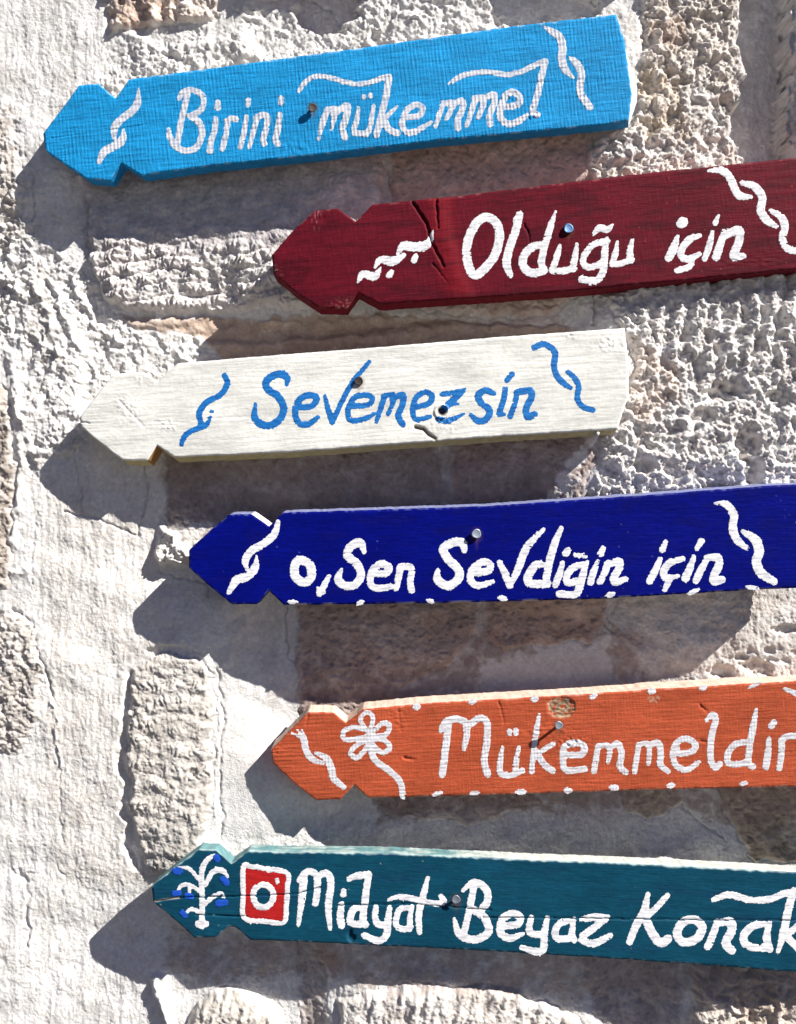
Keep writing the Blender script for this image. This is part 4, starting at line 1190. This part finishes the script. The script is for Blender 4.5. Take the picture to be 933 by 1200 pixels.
L4 = [
    ('ornament', 'N', [(42, [(517, 100, .6), (495, 170), (430, 225), (370, 260), (340, 310), (347, 362, .4)]), (48, [(400, 285, .2), (392, 350, .9), (350, 398), (290, 420), (250, 485, .6)])]),
    ('letter', 'N', [(50, [(635, 310), (690, 335), (698, 400), (660, 432), (612, 400), (608, 345), (635, 310)])]),
    ('letter', 'N', [(36, [(795, 398, .7), (768, 450), (745, 492)]), (26, [(735, 462, .6), (745, 490), (765, 485)]), (20, [(745, 488), (765, 455)])]),
    ('letter', 'O', [(46, [(312, 170, .6), (290, 120), (240, 142), (220, 190), (275, 240), (294, 300), (262, 350), (205, 355), (170, 320), (190, 265, .3)])]),
    ('letter', 'O', [(40, [(360, 288), (430, 288), (448, 255), (400, 237), (355, 275), (345, 340), (380, 370), (462, 360, .8)])]),
    ('letter', 'O', [(38, [(512, 252), (500, 310), (485, 368)]), (38, [(505, 260), (550, 250), (573, 272), (563, 330), (570, 380)])]),
    ('letter', 'P', [(48, [(205, 208, .7), (195, 170), (150, 165), (92, 198), (112, 250), (170, 310), (178, 360), (120, 403), (60, 370), (62, 318, .5)])]),
    ('letter', 'P', [(40, [(262, 330), (335, 322), (348, 288), (310, 272), (252, 312), (240, 370), (280, 402), (362, 380, .6)])]),
    ('letter', 'P', [(42, [(398, 275, .7), (430, 340), (455, 402, .9)]), (42, [(455, 400, .8), (500, 310), (550, 190), (640, 95, .5)])]),
    ('letter', 'P', [(42, [(736, 88, .6), (702, 170), (672, 270), (650, 390)]), (46, [(665, 290, .8), (600, 290), (556, 350), (565, 390), (660, 392)])]),
    ('letter', 'P', [(38, [(742, 278, .7), (726, 340), (703, 398)]), (42, [(774, 208, .8), (762, 226)])]),
    ('letter', 'Q', [(40, [(312, 282, .8), (240, 305), (207, 350), (215, 388), (280, 372)]), (42, [(318, 272, .5), (292, 350), (270, 430), (240, 452), (166, 448)]), (30, [(252, 234, .8), (305, 240)])]),
    ('letter', 'Q', [(38, [(376, 270, .6), (352, 330), (336, 385)]), (38, [(404, 200, .8), (392, 228)])]),
    ('letter', 'Q', [(38, [(430, 282), (410, 340), (388, 382)]), (42, [(425, 295, .8), (490, 270), (492, 310), (462, 362), (475, 384), (528, 368, .8)])]),
    ('letter', 'Q', [(40, [(718, 258, .7), (690, 320), (660, 378)]), (38, [(748, 162, .6), (730, 205)])]),
    ('letter', 'Q', [(40, [(842, 256, .7), (780, 272), (742, 310), (742, 358), (818, 350, .5)]), (36, [(768, 370), (742, 425, .8)])]),
    ('letter', 'R', [(46, [(322, 472, .6), (298, 540), (272, 600, 1.1)]), (42, [(366, 378, 1), (340, 422, .7)])]),
    ('letter', 'R', [(44, [(405, 478, .8), (370, 540), (335, 612)]), (50, [(400, 478, .8), (462, 476), (472, 520), (440, 590), (445, 618), (488, 608)])]),
    ('ornament', 'R', [(50, [(448, 152, .3), (515, 158, .9), (560, 220), (555, 300), (580, 370), (640, 420, .6)])]),
    ('ornament', 'R', [(58, [(615, 322, .5), (690, 370), (712, 440), (695, 500), (725, 570), (800, 618, .8)])]),
]
L5 = [
    ('ornament', 'S', [(36, [(195, 215, .7), (215, 250), (232, 310), (265, 350), (318, 370, .6)]), (12, [(150, 205), (205, 235)]), (12, [(180, 190), (225, 240)]), (12, [(205, 190), (235, 250)])]),
    ('ornament', 'S', [(40, [(280, 315, .5), (335, 340), (365, 400), (380, 455), (432, 500, .8)])]),
    ('flower', 'S', [(26, [(565, 200), (525, 135), (558, 92), (592, 120), (578, 195)]), (28, [(560, 188), (485, 175), (430, 200), (445, 242), (555, 228)]), (28, [(565, 240), (500, 275), (472, 315), (510, 340), (572, 265)]),
                     (30, [(590, 235), (655, 245), (685, 285), (645, 312), (595, 275)]), (28, [(590, 205), (640, 155), (682, 160), (668, 210), (600, 225)]), (36, [(572, 215), (580, 280), (602, 350), (680, 410), (740, 470), (757, 548)])]),
    ('letter', 'T', [(42, [(128, 215, .9), (148, 170), (205, 152), (258, 172), (266, 230), (252, 315, .7)]), (44, [(165, 170), (155, 280), (132, 455)]), (42, [(272, 192), (335, 148), (376, 172), (376, 280), (362, 380), (380, 455)])]),
    ('letter', 'T', [(36, [(462, 308, .6), (448, 400), (452, 450), (500, 460), (570, 435)]), (36, [(550, 308, .6), (537, 380), (532, 440)]), (30, [(500, 218), (500, 232)]), (32, [(535, 214), (535, 230)])]),
    ('letter', 'T', [(34, [(662, 125, .5), (650, 200), (635, 300), (620, 440)]), (30, [(738, 288), (650, 345)]), (40, [(642, 330), (690, 400), (735, 435)])]),
    ('letter', 'U', [(40, [(205, 348), (290, 345), (300, 300), (250, 282), (195, 305), (185, 380), (205, 432), (305, 425)])]),
    ('letter', 'U', [(36, [(378, 302), (366, 370), (355, 438)]), (32, [(378, 300), (430, 296), (442, 330), (432, 388, .8)]), (40, [(440, 312, .8), (485, 288), (505, 340), (497, 410), (528, 442)])]),
    ('letter', 'U', [(34, [(600, 292), (588, 370), (578, 438)]), (32, [(600, 295), (645, 285), (658, 330), (652, 395, .8)]), (40, [(650, 302, .8), (705, 282), (720, 340), (718, 400), (760, 438, .8)])]),
    ('letter', 'V', [(44, [(178, 465), (180, 500), (270, 490), (298, 450), (255, 412), (190, 422), (155, 490), (170, 570), (240, 605), (318, 555, .7)])]),
    ('letter', 'V', [(46, [(368, 292, .6), (405, 258), (424, 290), (398, 400), (392, 530), (420, 590), (450, 568)])]),
    ('letter', 'V', [(46, [(680, 222, .5), (662, 330), (640, 450), (632, 560), (660, 585)]), (46, [(630, 430, .8), (550, 442), (500, 510), (515, 568), (620, 560)])]),
    ('letter', 'V', [(46, [(762, 412, .8), (756, 490), (742, 585, 1.1)]), (48, [(792, 308), (778, 328)])]),
    ('letter', 'V', [(46, [(842, 420), (840, 500), (828, 595, .9)]), (44, [(838, 430), (872, 395), (960, 395), (1000, 430)])]),
    ('ornament', 'V', [(34, [(855, 92, .5), (900, 108), (960, 135)])]),
]
L6 = [
    ('letter', 'X', [(38, [(92, 195, .6), (140, 148), (190, 165), (196, 240), (185, 320)]), (42, [(125, 158), (112, 280), (92, 438, .5)]), (40, [(195, 175), (245, 155), (270, 205), (256, 330), (265, 458, .6)])]),
    ('letter', 'X', [(42, [(328, 325, .8), (320, 390), (328, 440)]), (36, [(340, 250, .8), (338, 272)])]),
    ('letter', 'X', [(40, [(368, 188, .7), (410, 170), (470, 165)]), (40, [(475, 162), (462, 260), (445, 400), (452, 438)]), (40, [(445, 340, .8), (392, 355), (378, 425), (460, 436)])]),
    ('letter', 'X', [(38, [(516, 342, .8), (512, 400), (530, 436), (580, 436)]), (40, [(592, 342, .7), (580, 420), (575, 490), (530, 525), (452, 495, .9)])]),
    ('letter', 'X', [(34, [(700, 345, .8), (645, 355), (625, 430), (660, 462), (705, 450)]), (32, [(715, 335, .7), (702, 400), (700, 460)])]),
    ('letter', 'X', [(38, [(800, 180, .6), (776, 270), (750, 380), (755, 480, .8)]), (34, [(582, 302, .5), (650, 285), (740, 300), (845, 322), (888, 308), (870, 282, .8)])]),
    ('letter', 'Y', [(38, [(138, 185, .5), (195, 145), (255, 180), (258, 240), (235, 272)]), (34, [(195, 150), (172, 270), (145, 390)]), (40, [(190, 280), (245, 320), (265, 390), (195, 430), (120, 400), (95, 325, .4)])]),
    ('letter', 'Y', [(38, [(340, 362), (410, 352), (422, 315), (380, 300), (332, 330), (325, 395), (370, 422), (435, 400, .6)])]),
    ('letter', 'Y', [(36, [(478, 320, .8), (466, 380), (490, 402), (540, 400)]), (38, [(556, 322, .7), (542, 400), (538, 475), (500, 488), (430, 468, .7)])]),
    ('letter', 'Y', [(36, [(690, 330, .8), (625, 345), (597, 390), (612, 425), (680, 420)]), (34, [(688, 325, .7), (680, 400), (690, 430)])]),
    ('letter', 'Y', [(38, [(732, 328, .8), (790, 318), (858, 315, .6)]), (38, [(845, 325), (790, 370), (735, 410)]), (40, [(722, 432, .7), (790, 448), (872, 408, .7)])]),
    ('letter', 'Z', [(42, [(172, 210, .6), (152, 300), (112, 370), (78, 455, .9)]), (34, [(272, 215, .8), (215, 280), (165, 322)]), (46, [(155, 325), (200, 420), (238, 460), (275, 440)])]),
    ('letter', 'Z', [(46, [(410, 342), (452, 380), (420, 440), (352, 455), (322, 410), (352, 355), (410, 342)])]),
    ('letter', 'Z', [(40, [(528, 350, .8), (505, 420), (480, 478)]), (46, [(532, 358, .8), (598, 352), (600, 400), (572, 460), (602, 498)])]),
    ('letter', 'Z', [(42, [(798, 362, .6), (710, 374), (662, 430), (692, 478), (795, 485)]), (40, [(798, 355, .6), (782, 430), (798, 490)])]),
    ('letter', 'Z', [(42, [(920, 195), (900, 260), (870, 400), (840, 505, .5)]), (36, [(508, 240, .7), (590, 212), (700, 240), (800, 235), (870, 208), (960, 188)]), (36, [(975, 345), (885, 420)]), (42, [(880, 425), (950, 492)])]),
]
for b, LL, mat in ((b1, L1, M_lw_blue), (b2, L2, M_lw), (b3, L3, M_lblue), (b4, L4, M_lw), (b5, L5, M_lw_or), (b6, L6, M_lw)):
    for name, fr, st in LL:
        paint(b, name, fr, st, mat, fat=0.97 if (b is not b5 or name != 'letter') else 0.9)

dots(b4, [('N', 598, 538), ('O', 293, 448), ('P', 20, 487), ('P', 415, 472), ('Q', 445, 452)], M_lw, 11, 6)
dots(b4, [('R', 320, 680), ('R', 668, 656)], M_lw, 15, 6)
dots(b5, [('S', 833, 62), ('T', 298, 58), ('T', 638, 42), ('U', 352, 27), ('V', 20, 108), ('V', 345, 88)], M_lw_or, 10, 7.5)
dots(b5, [('V', 670, 70)], M_lw_or, 17, 5)
dots(b5, [('T', 108, 560), ('T', 310, 557), ('T', 560, 551), ('T', 820, 542), ('U', 465, 528), ('U', 775, 515), ('V', 602, 692)], M_lw_or, 12, 6.5)

# tree drawing on the lowest board: white stems, blue fruit as sub-parts
tree = paint(b6, 'painted_tree', 'W', [(32, [(420, 115, .6), (370, 150), (345, 215), (345, 300), (347, 450), (345, 530)]), (30, [(318, 528), (345, 520), (372, 528)]), (30, [(320, 535), (345, 548), (372, 535)]),
            (22, [(205, 190, .7), (270, 198), (328, 265)]), (32, [(502, 245, .5), (470, 208), (410, 218), (368, 295, .8)]), (24, [(200, 330, .7), (222, 300), (270, 295), (332, 335)]),
            (20, [(270, 298), (270, 338)]), (26, [(475, 372, .8), (460, 348), (410, 370), (362, 415)]), (26, [(245, 468, .6), (288, 440), (335, 465)])], M_lw)
def keep_parent(o, p):
    """make o a sub-part of p (both already hang under the sign, same origin)"""
    o.parent = p
for wd, pts in [(40, [(185, 205), (212, 212)]), (38, [(432, 128), (440, 140)]), (40, [(475, 262), (495, 280)]), (36, [(180, 345), (205, 345)]), (34, [(256, 358), (280, 366)]), (40, [(445, 408), (485, 402)]), (34, [(225, 462), (245, 480)])]:
    keep_parent(paint(b6, 'painted_berry', 'W', [(wd, pts)], M_dotblue, thick=0.12, lift=0.42), tree)

# emblem: white frame, red field with a ring left open in the middle
x0, y0, s_ = FR['W']
toP = lambda L_: [(a / s_ + x0, c / s_ + y0) for a, c in L_]
emb_poly = toP([(600, 188), (740, 205), (868, 235), (862, 400), (850, 512), (720, 512), (608, 492), (598, 350)])
rc = (720 / s_ + x0, 362 / s_ + y0)
f_red = lambda x, y: np.maximum(poly_sd(x, y, emb_poly), 10.5 - np.hypot((x - rc[0]) * 1.0, y - rc[1]))
emb = paint_shape(b6, 'emblem', f_red, (280, 1010), (342, 1085), M_lred, thick=0.1, lift=0.2, rag=0.25)
keep_parent(paint(b6, 'emblem_frame', 'W', [(30, [(598, 186), (650, 186), (730, 196), (862, 222), (866, 300), (858, 420), (842, 522), (720, 516), (602, 494), (596, 350), (598, 186)])], M_lw, thick=0.12, lift=0.45), emb)
keep_parent(paint(b6, 'emblem_ring', 'W', [(36, [(720, 293), (768, 322), (778, 375), (745, 425), (690, 425), (660, 380), (668, 320), (720, 293)])], M_lw, thick=0.12, lift=0.45), emb)
keep_parent(paint(b6, 'paint_dot', 'W', [(22, [(800, 264), (804, 278)])], M_lw, thick=0.12, lift=0.45), emb)

# ------------------------------------------------------------------ nails
nail(b1, 366.5, 126, 5.2, 7, M_rust, (0.25, 0.1))
nail(b2, 666.5, 267.5, 5.6, 3, M_bluenail, (0.12, -0.1))
nail(b3, 420.5, 446.5, 5.2, 3, M_rust, (0.1, 0.1))
nail(b4, 558.5, 625.5, 5.6, 5, M_steel, (0.15, 0.0))
nail(b5, 655, 850, 4.8, 17, M_steel, (0.1, 0.1))
nail(b6, 534.5, 1054, 5.0, 8, M_steel, (-0.1, 0.1))
